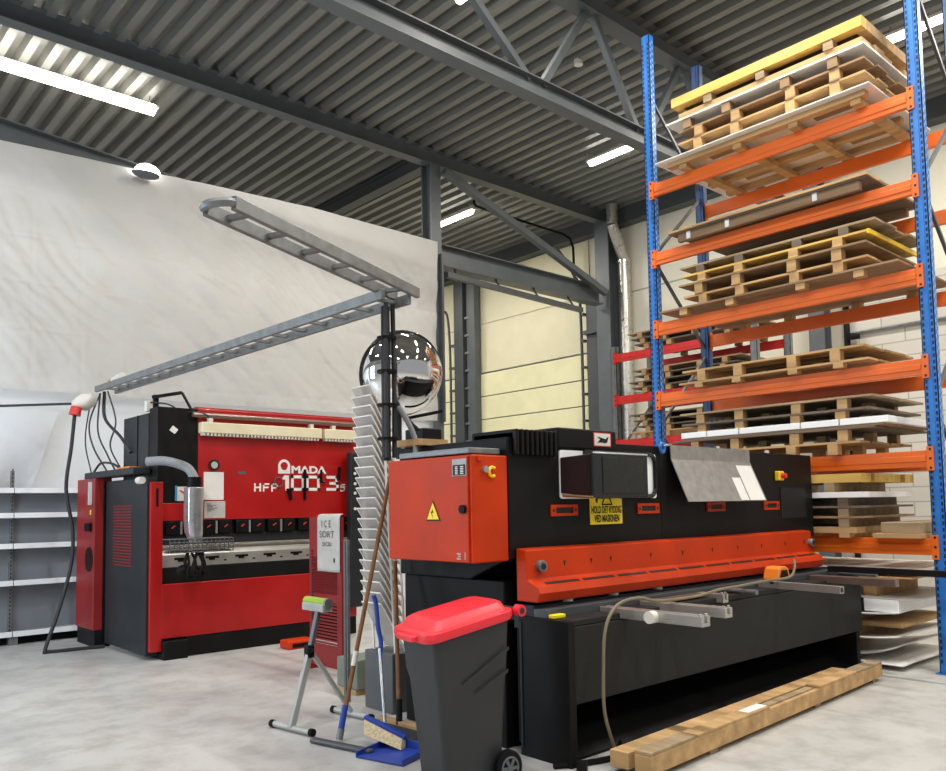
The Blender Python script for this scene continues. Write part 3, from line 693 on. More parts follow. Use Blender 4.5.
# ------------------------------------------------------------------ mirror dome
t = thing('mirror_dome', (4.52, 6.0, 2.45), 'large round chrome mirror dome with a dark rim behind the cable post', 'mirror')
vd = Vector((4.55, 6.0, 2.82))-Vector((0, 0, 1.6)); vd.normalize(); dirn = (-vd+Vector((0.30, -0.1, -0.12))).normalized()
q0 = Vector((0, 0, 1)).rotation_difference(dirn)
def dome(q):
    z = q.z if q.z > 0 else q.z*0.12
    return q0 @ Vector((q.x, q.y, z*0.82))
cc = Vector((4.55, 6.0, 2.82))-dirn*0.10
MB().sphere(cc, 0.385, 64, 32, dome).build('dome', 'chrome', t, smooth=True)
e1 = q0 @ Vector((1, 0, 0)); e2 = q0 @ Vector((0, 1, 0))
MB().tube([cc-dirn*0.02+(e1*math.cos(a*PI/24)+e2*math.sin(a*PI/24))*0.393 for a in range(48)], 0.014, 8, closed=True).build('rim', 'black_gloss', t, smooth=True)
MB().bar((4.52, 6.08, 2.05), (4.52, 6.08, 2.6), 0.05, 0.05).build('stand', 'charcoal', t)
MB().bar((4.55, 5.98, 2.42), (4.9, 5.9, 2.5), 0.03, 0.03).build('arm', 'black_deep', t)

# ------------------------------------------------------------------ guillotine shear
SH = thing('guillotine_shear', (5.9, 4.2, 0), 'long black and vermilion sheet metal guillotine shear in the foreground', 'machine')
BY = 3.9
MB().prism([(3.8, BY+0.004, 1.25), (3.8, BY+0.004, 2.058), (3.8, 5.1, 2.06), (3.8, 5.1, 1.1), (3.8, 4.3, 1.1), (3.8, BY+0.15, 1.2)], (0.3, 0, 0)).build('upper_frame_end', 'black', SH, 0.01)
box('upper_frame', 'black', SH, 3.803, BY, 1.25, 5.50, BY+0.75, 2.06, 0.006)
box('upper_frame', 'black', SH, 5.502, BY, 1.25, 8.08, BY+0.75, 2.06, 0.006)
box('end_frame', 'black', SH, 3.84, 4.0, 0, 4.02, 5.1, 1.098, 0.01)
box('end_frame', 'black', SH, 7.85, 4.0, 0, 8.05, 5.1, 1.248, 0.01)
box('rear_cover', 'black_deep', SH, 4.022, 4.55, 0.02, 7.848, 4.6, 1.24)
box('motor_cover', 'black', SH, 4.28, BY-0.02, 2.0, 4.93, BY+0.3, 2.15, 0.012)
b = MB()
for k in range(9): b.box(3.84+k*0.047, BY-0.05, 1.94, 3.866+k*0.047, BY+0.4, 2.115)
b.box(3.84, BY-0.02, 1.95, 4.25, BY+0.38, 2.10)
b.build('cooling_fins', 'black', SH, 0.008)
p = box('sticker', 'paper', SH, 4.67, BY-0.026, 2.035, 4.85, BY-0.021, 2.125)
box('sticker_border', 'plug_red', p, 4.66, BY-0.0245, 2.028, 4.86, BY-0.0205, 2.132)
def emb(polys): 
    b = MB()
    for pl in polys: b.prism([(x, BY-0.029, z) for x, z in pl], (0, 0.002, 0))
    b.build('sticker_mark', 'ink', p)
emb([[(4.70, 2.055), (4.735, 2.06), (4.755, 2.09), (4.735, 2.085)], [(4.735, 2.06), (4.79, 2.06), (4.79, 2.085), (4.735, 2.095)], [(4.77, 2.055), (4.81, 2.06), (4.83, 2.105), (4.80, 2.09)], [(4.70, 2.10), (4.73, 2.085), (4.74, 2.095)]])
box('top_seam', 'galv_dull', SH, 3.5, 3.95, 1.945, 3.78, 4.7, 1.985, 0.006)
# switch cabinet
CB = box('switch_cabinet', 'shear_red', SH, 3.484, BY, 1.24, 3.796, 4.79, 1.935, 0.01)
box('cabinet_door', 'shear_red', CB, 3.468, BY+0.03, 1.245, 3.483, 4.785, 1.93, 0.004)
MB().tube([(3.445, 3.97, 1.585), (3.47, 3.97, 1.585)], 0.028, 14).build('lock', 'black_deep', CB)
def tri(name, m, s, x): # warning triangle on the -X face
    cy, cz = 4.28, 1.57
    MB().prism([(x, cy+s, cz-s*0.8), (x, cy-s, cz-s*0.8), (x, cy, cz+s)], (0.003, 0, 0)).build(name, m, CB)
tri('warning_edge', 'ink', 0.075, 3.464); tri('warning_triangle', 'sign_yellow', 0.062, 3.462)
MB().prism([(3.46, 4.285, 1.59), (3.46, 4.27, 1.565), (3.46, 4.29, 1.565), (3.46, 4.275, 1.53), (3.46, 4.30, 1.57), (3.46, 4.285, 1.575)], (0.002, 0, 0)).build('warning_bolt', 'ink', CB)
box('data_plate', 'brushed', CB, 3.463, 3.935, 1.80, 3.467, 4.075, 1.91)
b = MB().box(3.46, 3.945, 1.805, 3.463, 4.065, 1.872).m(1)
for k in range(5): b.box(3.458, 3.96, 1.812+k*0.011, 3.46, 3.99, 1.818+k*0.011); b.box(3.458, 4.015, 1.812+k*0.011, 3.46, 4.04, 1.818+k*0.011)
b.build('plate_field', ['ink', 'paper'], CB)
b = MB()
for k in range(3): b.box(3.462, 4.0+0.001, 1.262+k*0.016, 3.467, 4.04-0.01*(k % 2), 1.272+k*0.016)
b.build('faded_print', 'paper_dull', CB)
b = MB().box(3.462, 3.955, 1.262, 3.467, 3.962, 1.31); b.build('faded_print', 'paper_dull', CB)
MB().tube([(3.58, BY-0.03, 1.84), (3.58, BY, 1.84)], 0.022, 12).build('cabinet_switch', 'alu', CB)
MB().tube([(3.65+0.03*math.cos(a), BY-0.01, 1.825+0.03*math.sin(a)) for a in [math.radians(50+k*20) for k in range(14)]], 0.011, 8).build('yellow_hook', 'yellow_paint', CB, smooth=True)
box('cabinet_knob', 'shear_red', CB, 3.52, BY-0.02, 1.89, 3.56, BY, 1.93, 0.006)
# monitor window: white plate, gasket, hooded monitor
def rrect(x0, z0, x1, z1, r, y, n=6):
    P = []
    for cx, cz, a0 in ((x1-r, z1-r, 0), (x0+r, z1-r, 90), (x0+r, z0+r, 180), (x1-r, z0+r, 270)):
        for k in range(n+1):
            a = math.radians(a0+90*k/n); P.append((cx+r*math.cos(a), y, cz+r*math.sin(a)))
    return P
MB().prism(rrect(4.30, 1.645, 5.43, 1.99, 0.02, BY-0.012), (0, 0.01, 0)).build('white_backplate', 'white_foam', SH)
MB().tube(rrect(4.62, 1.66, 5.40, 1.985, 0.07, BY-0.025), 0.017, 8, closed=True).build('gasket', 'black_gloss', SH, smooth=True)
box('hood_strip', 'black_gloss', SH, 4.55, BY-0.03, 1.965, 5.2, BY-0.012, 2.0)
MO = MB().loft([[(4.30, BY-0.014, 1.685), (5.05, BY-0.014, 1.685), (5.05, BY-0.014, 1.935), (4.30, BY-0.014, 1.935)], [(4.41, 3.70, 1.655), (5.02, 3.70, 1.655), (5.02, 3.70, 1.955), (4.41, 3.70, 1.955)]]).build('monitor', 'maroon', SH, 0.006)
box('monitor_bezel', 'charcoal', MO, 4.40, 3.672, 1.65, 5.03, 3.699, 1.962, 0.008)
box('screen', 'screen', MO, 4.50, 3.666, 1.68, 4.96, 3.671, 1.935, 0.004)
MB().tube([(4.405, 3.68, 1.962), (5.03, 3.68, 1.962)], 0.008, 8).build('monitor_trim', 'alu', MO)
MB().tube([(4.405, 3.68, 1.652), (4.30, BY-0.03, 1.668)], 0.01, 8).build('monitor_trim', 'brown_wood', MO)
# yellow sign
SG = box('warning_sign', 'sign_yellow', SH, 4.62, BY-0.006, 1.455, 4.995, BY-0.001, 1.665, 0.003)
text('sign_text', 'HOLD DET RYDDIG', 'ink', SG, (4.635, BY-0.008, 1.535), XD, UD, 0.345, 0.055, 0.03)
text('sign_text', 'VED MASKINEN', 'ink', SG, (4.665, BY-0.008, 1.47), XD, UD, 0.29, 0.055, 0.03)
MB().tube([(4.755, BY-0.008, 1.60), (4.87, BY-0.008, 1.60), (4.835, BY-0.008, 1.66), (4.79, BY-0.008, 1.66)], 0.007, 6, closed=True).build('sign_triangle', 'ink', SG)
MB().prism([(4.68, BY-0.008, 1.655), (4.715, BY-0.008, 1.655), (4.70, BY-0.008, 1.61), (4.685, BY-0.008, 1.625)], (0, 0.002, 0)).build('sign_pictogram', 'ink', SG)
# red slotted openings
for xa, xb in ((4.20, 4.48), (5.18, 5.46), (6.15, 6.43), (7.10, 7.38)):
    z0, z1 = 1.525, 1.605
    s_ = MB().box(xa, BY-0.014, z0, xa+0.05, BY-0.001, z1).box(xb-0.05, BY-0.014, z0, xb, BY-0.001, z1).box(xa+0.05, BY-0.014, z0, xb-0.05, BY-0.001, z0+0.02).box(xa+0.05, BY-0.014, z1-0.02, xb-0.05, BY-0.001, z1).build('slot_frame', 'shear_red', SH)
    box('slot_opening', 'ink', s_, xa+0.05, BY-0.006, z0+0.02, xb-0.05, BY-0.001, z1-0.02)
    b = MB()
    for x in (xa+0.025, xb-0.025): b.tube([(x, BY-0.018, (z0+z1)/2), (x, BY-0.013, (z0+z1)/2)], 0.01, 8)
    b.build('slot_screw', 'ink', s_)
# emergency stop and panel
e_ = box('stop_button', 'yellow_paint', SH, 7.33, BY-0.05, 1.80, 7.43, BY-0.001, 1.89, 0.01)
MB().tube([(7.385, BY-0.09, 1.845), (7.385, BY-0.05, 1.845)], 0.026, 14).build('stop_knob', 'plug_red', e_)
box('access_panel', 'table_black', SH, 7.43, BY-0.006, 1.44, 7.93, BY-0.001, 1.735)
b = MB()
for x in (7.3, 5.7): b.tube([(x, BY+0.05, 2.06), (x, BY+0.05, 2.09)], 0.02, 10)
b.build('lifting_stud', 'plug_white', SH)
# hold-down beam (vermilion)
HB = MB().prism([(3.85, BY-0.01, 0.975), (3.85, 3.70, 0.975), (3.85, 3.68, 1.035), (3.85, 3.70, 1.075), (3.85, 3.79, 1.115), (3.85, 3.80, 1.31), (3.85, BY-0.01, 1.32)], (3.955, 0, 0)).build('hold_down_beam', 'shear_red', SH, 0.008)
b = MB()
for k in range(10):
    xa = 3.96+k*0.38; sl = Vector((0, 0.09, 0.04)).normalized(); nrm = Vector((0, -sl.z, sl.y))
    p0 = Vector((xa, 3.735, 1.0906))+nrm*0.0015
    b.prism([p0-sl*0.013, p0-sl*0.013+Vector((0.335, 0, 0)), p0+sl*0.013+Vector((0.335, 0, 0)), p0+sl*0.013], nrm*0.002)
b.build('beam_slot', 'ink', HB)
b = MB()
for k, x in enumerate((4.22, 4.5, 4.72, 5.2, 5.62, 6.05, 6.45, 6.85, 7.28, 7.65)):
    b.prism([(x-0.011, 3.791, 1.225), (x+0.011, 3.791, 1.225), (x, 3.791, 1.19)], (0, 0.003, 0))
b.build('beam_hole', 'ink', HB)
for x in (3.97, 7.76):
    w_ = MB().tube([(x, 3.755, 1.20), (x, 3.80, 1.20)], 0.04, 18).build('roller_bolt', 'galv_dull', HB, 0.006)
    MB().tube([(x, 3.748, 1.20), (x, 3.756, 1.20)], 0.02, 14).build('bolt_core', 'ink', w_)
for x in (4.2, 4.69, 5.22): MB().tube([(x, 3.76, 0.955), (x, 3.76, 0.985)], 0.04, 14).build('hold_down_pad', 'plug_white', SH, smooth=True)
# table
TZ = 0.885
box('blade_seat', 'charcoal', SH, 3.85, 3.74, 0.80, 8.0, 3.92, 0.955, 0.004)
box('blade', 'steel_dark', SH, 3.85, 3.62, TZ+0.001, 8.0, 3.738, 0.935)
box('table_top', 'table_black', SH, 3.86, 3.44, TZ-0.04, 8.0, 4.0, TZ, 0.006)
box('front_panel', 'table_black', SH, 3.89, 3.43, 0.37, 8.0, 3.455, TZ-0.042, 0.006)
box('table_leg', 'black', SH, 3.82, 3.42, 0.0, 3.885, 3.85, TZ, 0.006)
box('table_leg', 'black', SH, 7.93, 3.46, 0.0, 8.0, 3.95, TZ-0.042, 0.006)
box('inner_panel', 'black', SH, 3.9, 3.92, 0.05, 7.93, 3.945, 0.84)
MB().prism([(3.9, 3.50, 0.008), (3.9, 3.915, 0.008), (3.9, 3.915, 0.30), (3.9, 3.50, 0.02)], (4.02, 0, 0)).build('shade_wedge', 'black_deep', SH)  # black wedge added to darken the shaded floor under the table
box('leg_seam', 'charcoal', SH, 3.812, 3.82, 0.05, 3.82, 3.835, 0.85)
tag(box('yellow_block', 'sign_yellow', None, 3.85, 3.56, TZ+0.001, 3.96, 3.61, TZ+0.025, 0.005, loc=(3.9, 3.58, TZ)), 'small yellow block lying on the left end of the shear table', 'block')
# support arms with T slots
for x, y1, w in ((4.40, 2.82, 0.045), (4.84, 2.93, 0.045), (5.55, 3.38, 0.035)):
    MB().box(x-w, y1, 0.85, x+w, 3.61, 0.872).box(x-w, y1, 0.872, x-w*0.35, 3.61, 0.915).box(x+w*0.35, y1, 0.872, x+w, 3.61, 0.915).tube([(x-w*0.68, y1+0.02, 0.914), (x-w*0.68, y1+0.02, 0.928)], 0.011, 8).tube([(x+w*0.68, y1+0.02, 0.914), (x+w*0.68, y1+0.02, 0.928)], 0.011, 8).build('support_arm', 'bright_steel', SH, 0.003)
MB().tube([(4.30, 3.17, 0.885), (4.355, 3.17, 0.885)], 0.04, 16).build('arm_stop', 'plug_white', SH, smooth=True)
box('work_plate', 'warm_steel', SH, 4.95, 3.50, 0.905, 5.50, 3.61, 0.915)
box('side_arm', 'warm_steel', SH, 7.33, 2.85, 0.86, 7.41, 3.61, 0.925, 0.004)
MB().bar((7.74, 2.45, 0.955), (7.74, 3.61, 0.958), 0.06, 0.055).build('long_arm', 'black', SH, 0.004)

# sloped document plate on top of the shear
t = thing('document_plate', (6.2, 3.85, 2.0), 'bent grey sheet steel plate sloping off the shear top with papers on it', 'plate')
def plate_pt(v, off=0.0): return (BY-0.03-0.15*v, 1.955-0.345*v+off)
MB().prism([(5.61, BY+0.1, 2.062), (5.61, BY-0.025, 2.066), (5.61, BY-0.03, 1.955), (5.61, BY-0.18, 1.61), (5.61, BY-0.188, 1.612), (5.61, BY-0.037, 1.957), (5.61, BY-0.032, 2.072), (5.61, BY+0.1, 2.068)], (1.22, 0, 0)).build('sheet', 'brushed', t)
def on_plate(name, label, x0, x1, v0, v1, grp):
    y0, z0 = plate_pt(v0); y1, z1 = plate_pt(v1); n = Vector((0, -0.92, 0.40))
    b = MB(); e = 0.009
    b.prism([Vector((x0, y0, z0))+n*e, Vector((x1, y0, z0))+n*e, Vector((x1, y1, z1))+n*e, Vector((x0, y1, z1))+n*e], n*0.004)
    return tag(b.build(name, 'paper', None, loc=(x0, y1, z1)), label, 'paper', grp)
on_plate('paper_sheet', 'larger white paper sheet at the right end of the sloped steel plate', 6.55, 6.80, 0.10, 0.99, None)
on_plate('paper_strip', 'narrow white paper strip on the sloped plate left of the larger sheet', 6.40, 6.53, 0.42, 0.99, None)
t = thing('blue_clip', (5.5, 3.85, 2.02), 'small blue hook with a wire loop on the shear top left of the sloped plate', 'hook')
MB().tube([(5.5+0.028*math.cos(a*PI/8), 3.87, 2.045+0.036*math.sin(a*PI/8)) for a in range(16)], 0.014, 8, closed=True).build('ring', 'blue', t, smooth=True)
MB().tube([(5.5, 3.86, 2.06), (5.56, 3.86, 2.075), (5.64, 3.88, 2.08)], 0.006, 6).build('wire', 'galv', t)
# things lying on the shear
t = thing('foot_pedal', (6.66, 3.55, 0.94), 'orange cast foot pedal guard lying on the shear table', 'pedal')
MB().prism([(6.53, 3.48, 0.94), (6.75, 3.48, 0.94), (6.72, 3.48, 1.03), (6.68, 3.48, 1.05), (6.60, 3.48, 1.05), (6.56, 3.48, 1.03)], (0, 0.14, 0)).build('hood', 'orange_plastic', t, 0.012)
MB().prism([(6.56, 3.474, 0.945), (6.71, 3.474, 0.945), (6.68, 3.474, 1.02), (6.59, 3.474, 1.02)], (0, 0.005, 0)).build('opening', 'maroon', t)
MB().bar((6.40, 3.46, 0.93), (6.72, 3.46, 0.93), 0.05, 0.018).build('pedal_plate', 'charcoal', t)
b = MB().tube(curve_pts([(6.9, 3.52, 1.09), (6.82, 3.48, 1.02), (6.60, 3.42, 0.965), (6.2, 3.42, 0.962), (5.75, 3.40, 0.955), (5.45, 3.36, 0.96), (5.1, 3.34, 0.94), (4.66, 3.34, 0.945), (4.42, 3.34, 0.985), (4.2, 3.34, 0.955), (4.08, 3.34, 0.82), (4.05, 3.34, 0.57), (4.05, 3.34, 0.32), (4.12, 3.34, 0.12), (4.2, 3.36, 0.015)]), 0.011, 8)
tagged(b, 'pedal_cable', 'cable_olive', 'thin olive cable arching over the shear table and hanging to the floor', 'cable', loc=(4.2, 3.36, 0))
def square_tube(p, q, s, label, m='warm_steel', name='square_tube'):
    p, q = Vector(p), Vector(q); b = MB(); d = (q-p).normalized(); a = d.cross(Vector((0, 0, 1))).normalized(); u = a.cross(d)
    for k in (-1, 1):
        b.bar(p+a*k*(s/2-.004), q+a*k*(s/2-.004), 0.008, s); b.bar(p+u*k*(s/2-.004), q+u*k*(s/2-.004), s-0.016, 0.008)
    return tag(b.build(name, m, None, loc=(p+q)/2), label, 'steel tube')
square_tube((6.45, 3.60, 0.914), (6.34, 2.86, 0.914), 0.055, 'open ended square steel tube sticking out over the front of the shear table', 'bright_steel')
tagged(MB().tube([(7.93, 3.60, 0.909), (7.86, 3.22, 0.909)], 0.022, 10), 'round_bar', 'galv_dull', 'dull grey round bar lying beside the right end of the shear table', 'bar', loc=(7.7, 3.4, 0.887))
tagged(MB().tube([(5.9, 3.60, 0.906), (5.86, 3.3, 0.906)], 0.02, 10), 'round_bar', 'galv_dull', 'short thin round bar on the shear table left of the square tube', 'bar', loc=(5.88, 3.45, 0.886))
# items on the shear back
t = thing('tool_block', (3.95, 4.95, 2.06), 'black block with a brown board under it on the shear behind the cable post', 'block')
box('board', 'pine', t, 3.72, 4.75, 2.062, 4.0, 5.05, 2.11); box('block', 'black', t, 3.82, 4.82, 2.112, 4.0, 5.05, 2.2, 0.01)
box('rod', 'brown_wood', t, 3.95, 4.93, 2.14, 4.10, 4.97, 2.17)
# things on the floor under the shear
tagged(MB().tube(curve_pts([(3.75, 3.5, 0.02), (3.95, 3.4, 0.02), (4.2, 3.36, 0.02), (4.4, 3.5, 0.02), (4.5, 3.7, 0.02)]), 0.018, 8), 'floor_cable', 'black_deep', 'black cable lying on the floor at the foot of the shear table', 'cable', loc=(4.1, 3.4, 0))
tagged(MB().tube([(3.86, 3.37, 0), (3.86, 3.37, 0.05)], 0.035, 12), 'floor_bolt', 'black', 'short black levelling bolt on the floor beside the shear leg', 'bolt', loc=(3.86, 3.37, 0))

# ------------------------------------------------------------------ timber skid on the floor in front of the shear
t = thing('timber_skid', (5.7, 3.08, 0), 'long low pine timber skid on the floor in front of the shear', 'skid')
z0, z1 = 0.035, 0.145
a0 = math.atan2(0.2, 4.0)
def sk(x, y): # local along/across -> world
    return (3.97+x*math.cos(a0)-y*math.sin(a0), 2.94+x*math.sin(a0)+y*math.cos(a0))
def skbox(name, m, xa, ya, xb, yb, za, zb, bev=0.004):
    P = [sk(xa, ya), sk(xb, ya), sk(xb, yb), sk(xa, yb)]
    return MB().prism([(p[0], p[1], za) for p in P], (0, 0, zb-za)).build(name, m, t, bev)
skbox('beam', 'pine', 0, 0, 3.68, 0.115, z0, z1)
skbox('beam', 'pine', 0.0, 0.16, 3.3, 0.29, z0, z1-0.01)
for xa, xb, m in ((0, 0.5, 'pine_grey'), (0.52, 1.5, 'pine'), (2.35, 3.1, 'pine'), (3.12, 3.68, 'pine_grey')):
    skbox('top_board', m, xa, 0.0, xb, 0.115, z1+0.001, z1+0.02)
for x in (0.7, 2.3, 3.5): skbox('foot', 'pine_grey', x, 0.02, x+0.1, 0.28, 0, z0-0.001)
skbox('label', 'paper', 1.22, 0.02, 1.5, 0.1, z1+0.0205, z1+0.0215, 0)
skbox('filler', 'pine_grey', 1.55, 0.03, 2.3, 0.09, z1+0.001, z1+0.012, 0)

# ------------------------------------------------------------------ wheelie bin
rz = math.radians(-10)
t = thing('wheelie_bin', (3.185, 3.735, 0), 'dark grey wheeled rubbish bin with a red lid in front of the shear', 'bin', rz=rz)
t.scale = (0.88, 0.86, 1.0)
def rr(x0, x1, y0, y1, r, zf, n=5):
    P = []
    for cx, cy, a in ((x1-r, y1-r, 0), (x0+r, y1-r, 90), (x0+r, y0+r, 180), (x1-r, y0+r, 270)):
        for k in range(n+1):
            q = math.radians(a+90*k/n); x = cx+r*math.cos(q); y = cy+r*math.sin(q); P.append((x, y, zf(x)))
    return P
zl = lambda x: 0.895+(x+0.31)*0.16
MB().loft([rr(-0.19, 0.24, -0.19, 0.19, 0.05, lambda x: 0.02), rr(-0.215, 0.25, -0.2, 0.2, 0.05, lambda x: 0.25), rr(-0.255, 0.265, -0.225, 0.225, 0.05, lambda x: 0.6), rr(-0.275, 0.27, -0.235, 0.235, 0.05, lambda x: 0.66), rr(-0.30, 0.28, -0.25, 0.25, 0.05, lambda x: zl(x)-0.01)]).build('body', 'bin_body', t, 0.004, smooth=True, raw=True)
MB().prism([(-0.1, -0.238, 0.60), (-0.08, -0.238, 0.60), (0.25, -0.262, 0.77), (0.25, -0.262, 0.79)], (0, -0.006, 0)).build('body_rib', 'bin_body', t, raw=True)
MB().prism([(0.0, -0.232, 0.54), (0.02, -0.232, 0.54), (0.25, -0.25, 0.64), (0.25, -0.25, 0.66)], (0, -0.006, 0)).build('body_rib', 'bin_body', t, raw=True)
ld = MB().loft([rr(-0.35, 0.31, -0.275, 0.275, 0.09, lambda x: zl(x)-0.045), rr(-0.36, 0.315, -0.285, 0.285, 0.09, lambda x: zl(x)-0.02), rr(-0.355, 0.31, -0.28, 0.28, 0.09, lambda x: zl(x)+0.008),
           rr(-0.32, 0.28, -0.245, 0.245, 0.08, lambda x: zl(x)+0.012), rr(-0.29, 0.26, -0.22, 0.22, 0.08, lambda x: zl(x)+0.055), rr(-0.26, 0.24, -0.19, 0.19, 0.07, lambda x: zl(x)+0.066)]).build('lid', 'bin_lid', t, 0.003, smooth=True, raw=True)
b = MB().loft([rr(-0.39, -0.32, -0.12, 0.12, 0.02, lambda x: zl(x)-0.035), rr(-0.39, -0.32, -0.12, 0.12, 0.02, lambda x: zl(x)-0.005)]); b.build('lid_grip', 'bin_lid', ld, 0.004, smooth=True, raw=True)
MB().tube([(-0.17+0.045*math.cos(a*PI/12)*1.0, 0.075*math.sin(a*PI/12), zl(-0.17+0.045*math.cos(a*PI/12))+0.067) for a in range(24)], 0.004, 6, closed=True).build('lid_emblem', 'bin_lid', ld, raw=True)
MB().tube([(0.34, -0.27, zl(0.34)-0.01), (0.34, 0.27, zl(0.34)-0.01)], 0.016, 10).build('handle', 'bin_body', t, smooth=True, raw=True)
for s in (-1, 1):
    h = MB().tube([(0.34, s*0.235, zl(0.34)-0.01), (0.34, s*0.30, zl(0.34)-0.01)], 0.034, 14).build('hinge', 'bin_lid', ld, smooth=True, raw=True)
    if s < 0: MB().tube([(0.34, -0.302, zl(0.34)-0.01), (0.34, -0.306, zl(0.34)-0.01)], 0.018, 12).build('hinge_pin', 'bin_body', h, raw=True)
    w_ = MB().tube([(0.24, s*0.215, 0.1), (0.24, s*0.222, 0.1), (0.24, s*0.265, 0.1), (0.24, s*0.272, 0.1)], [0.085, 0.1, 0.1, 0.088], 24).build('wheel', 'black_deep', t, smooth=True, raw=True)
    hb = MB(); ys = s*0.273
    for k in range(6):
        a = k*PI/3; hb.bar((0.24, ys, 0.1), (0.24+0.06*math.cos(a), ys, 0.1+0.06*math.sin(a)), 0.02, 0.008, up=(0, 1, 0))
    hb.tube([(0.24+0.062*math.cos(a*PI/12), ys, 0.1+0.062*math.sin(a*PI/12)) for a in range(24)], 0.007, 6, closed=True)
    hb.tube([(0.24, ys-0.008, 0.1), (0.24, ys+0.008, 0.1)], 0.02, 12)
    hb.build('hub', 'steel_grey', w_, raw=True)

# ------------------------------------------------------------------ roller stand
t = thing('roller_stand', (3.25, 5.4, 0), 'grey folding roller stand with a lime green roller standing on the floor', 'stand')
f_ = MB().tube([(3.0, 5.62, 0.03), (3.07, 5.18, 0.03)], 0.022, 12).build('front_foot', 'pale_pipe', t, smooth=True)
MB().tube([(3.0, 5.6, 0.03), (2.995, 5.63, 0.03)], 0.028, 12).build('foot_cap', 'black_deep', f_, smooth=True); MB().tube([(3.07, 5.2, 0.03), (3.075, 5.17, 0.03)], 0.028, 12).build('foot_cap', 'black_deep', f_, smooth=True)
f_ = MB().tube([(3.55, 5.66, 0.03), (3.6, 5.22, 0.03)], 0.022, 12).build('rear_foot', 'pale_pipe', t, smooth=True)
MB().tube([(3.55, 5.64, 0.03), (3.545, 5.67, 0.03)], 0.028, 12).build('foot_cap', 'black_deep', f_, smooth=True); MB().tube([(3.6, 5.24, 0.03), (3.605, 5.21, 0.03)], 0.028, 12).build('foot_cap', 'black_deep', f_, smooth=True)
MB().bar((3.03, 5.4, 0.03), (3.18, 5.4, 0.54), 0.045, 0.045).build('lower_leg', 'pale_pipe', t, 0.006)
MB().bar((3.175, 5.4, 0.52), (3.28, 5.43, 0.86), 0.036, 0.036).build('upper_post', 'steel_grey', t, 0.005)
MB().bar((3.58, 5.44, 0.03), (3.19, 5.40, 0.56), 0.036, 0.03).build('rear_leg', 'pale_pipe', t, 0.005)
MB().box(3.155, 5.37, 0.51, 3.21, 5.44, 0.60).build('clamp', 'black_deep', t, 0.01)
MB().tube([(3.15, 5.33, 0.57), (3.18, 5.37, 0.57)], 0.018, 10).build('clamp_knob', 'black_deep', t, smooth=True)
r_ = MB().box(3.25, 5.33, 0.835, 3.34, 5.63, 0.895).build('roller_cradle', 'pale_pipe', t, 0.008)
MB().tube([(3.295, 5.335, 0.90), (3.295, 5.63, 0.90)], 0.036, 18).build('roller', 'green', t, smooth=True)
MB().tube([(3.295, 5.31, 0.898), (3.295, 5.334, 0.898)], 0.038, 18).build('roller_cap', 'galv_dull', t, smooth=True)

# ------------------------------------------------------------------ brooms
t = thing('floor_squeegee', (3.1, 4.85, 0), 'floor squeegee with a long brown wooden handle leaning against the trays', 'squeegee')
MB().tube([(3.165, 4.93, 0.13), (3.66, 4.99, 1.95)], 0.016, 10).build('handle', 'brown_wood', t, smooth=True)
MB().tube([(3.135, 4.925, 0.03), (3.19, 4.935, 0.24)], 0.022, 12).build('socket', 'blue_plastic', t, smooth=True)
MB().tube([(3.13, 4.92, 0.02), (3.15, 4.925, 0.09)], 0.024, 12).build('neck', 'galv_dull', t, smooth=True)
MB().bar((3.0, 5.06, 0.02), (3.13, 4.53, 0.02), 0.06, 0.032).build('head', 'steel_dark', t, 0.012)
MB().tube([(3.26, 4.94, 0.50), (3.285, 4.943, 0.60)], 0.0175, 10).build('handle_sticker', 'paper', t, smooth=True)
t = thing('hand_brush', (3.42, 4.8, 0.05), 'blue brush with pale bristles and a long blue and steel handle', 'brush')
MB().tube([(3.30, 4.62, 0.16), (3.385, 4.795, 0.62)], 0.012, 10).build('handle', 'alu', t, smooth=True)
MB().tube(curve_pts([(3.375, 4.79, 0.55), (3.40, 4.8, 0.66), (3.385, 4.81, 0.76), (3.375, 4.82, 0.92), (3.355, 4.82, 0.99)]), 0.017, 10).build('grip', 'blue_plastic', t, smooth=True)
MB().bar((3.22, 4.74, 0.19), (3.36, 4.46, 0.08), 0.05, 0.03).build('head', 'blue_plastic', t, 0.008)
MB().prism([(3.20, 4.72, 0.18), (3.32, 4.46, 0.075), (3.29, 4.43, 0.018), (3.16, 4.67, 0.10)], (0.05, 0.02, 0.0)).build('bristles', 'bristle', t)
t = thing('dustpan', (3.2, 4.45, 0), 'blue plastic dustpan lying on the floor beside the bin', 'dustpan')
MB().prism([(3.02, 4.55, 0.005), (3.12, 4.19, 0.005), (3.42, 4.28, 0.005), (3.33, 4.62, 0.005)], (0, 0, 0.008)).build('pan', 'blue_plastic', t)
MB().bar((3.33, 4.62, 0.035), (3.42, 4.28, 0.035), 0.012, 0.06).bar((3.12, 4.19, 0.02), (3.42, 4.28, 0.035), 0.012, 0.04).bar((3.02, 4.55, 0.02), (3.33, 4.62, 0.035), 0.012, 0.04).build('rim', 'blue_plastic', t, 0.003)
t = thing('push_broom', (3.4, 4.6, 0), 'dark bristle broom with a brown handle standing between the trays and bin', 'broom')
MB().tube([(3.535, 4.78, 0.1), (3.70, 5.03, 1.2)], 0.016, 10).build('handle', 'brown_wood', t, smooth=True)
MB().tube([(3.53, 4.77, 0.075), (3.56, 4.81, 0.24)], 0.024, 10).build('socket', 'black', t, smooth=True)
MB().bar((3.52, 5.0, 0.085), (3.58, 4.36, 0.085), 0.06, 0.03).build('head', 'pine', t, 0.005)
MB().bar((3.52, 5.0, 0.036), (3.58, 4.36, 0.036), 0.075, 0.07).build('bristles', 'bristle_dark', t)

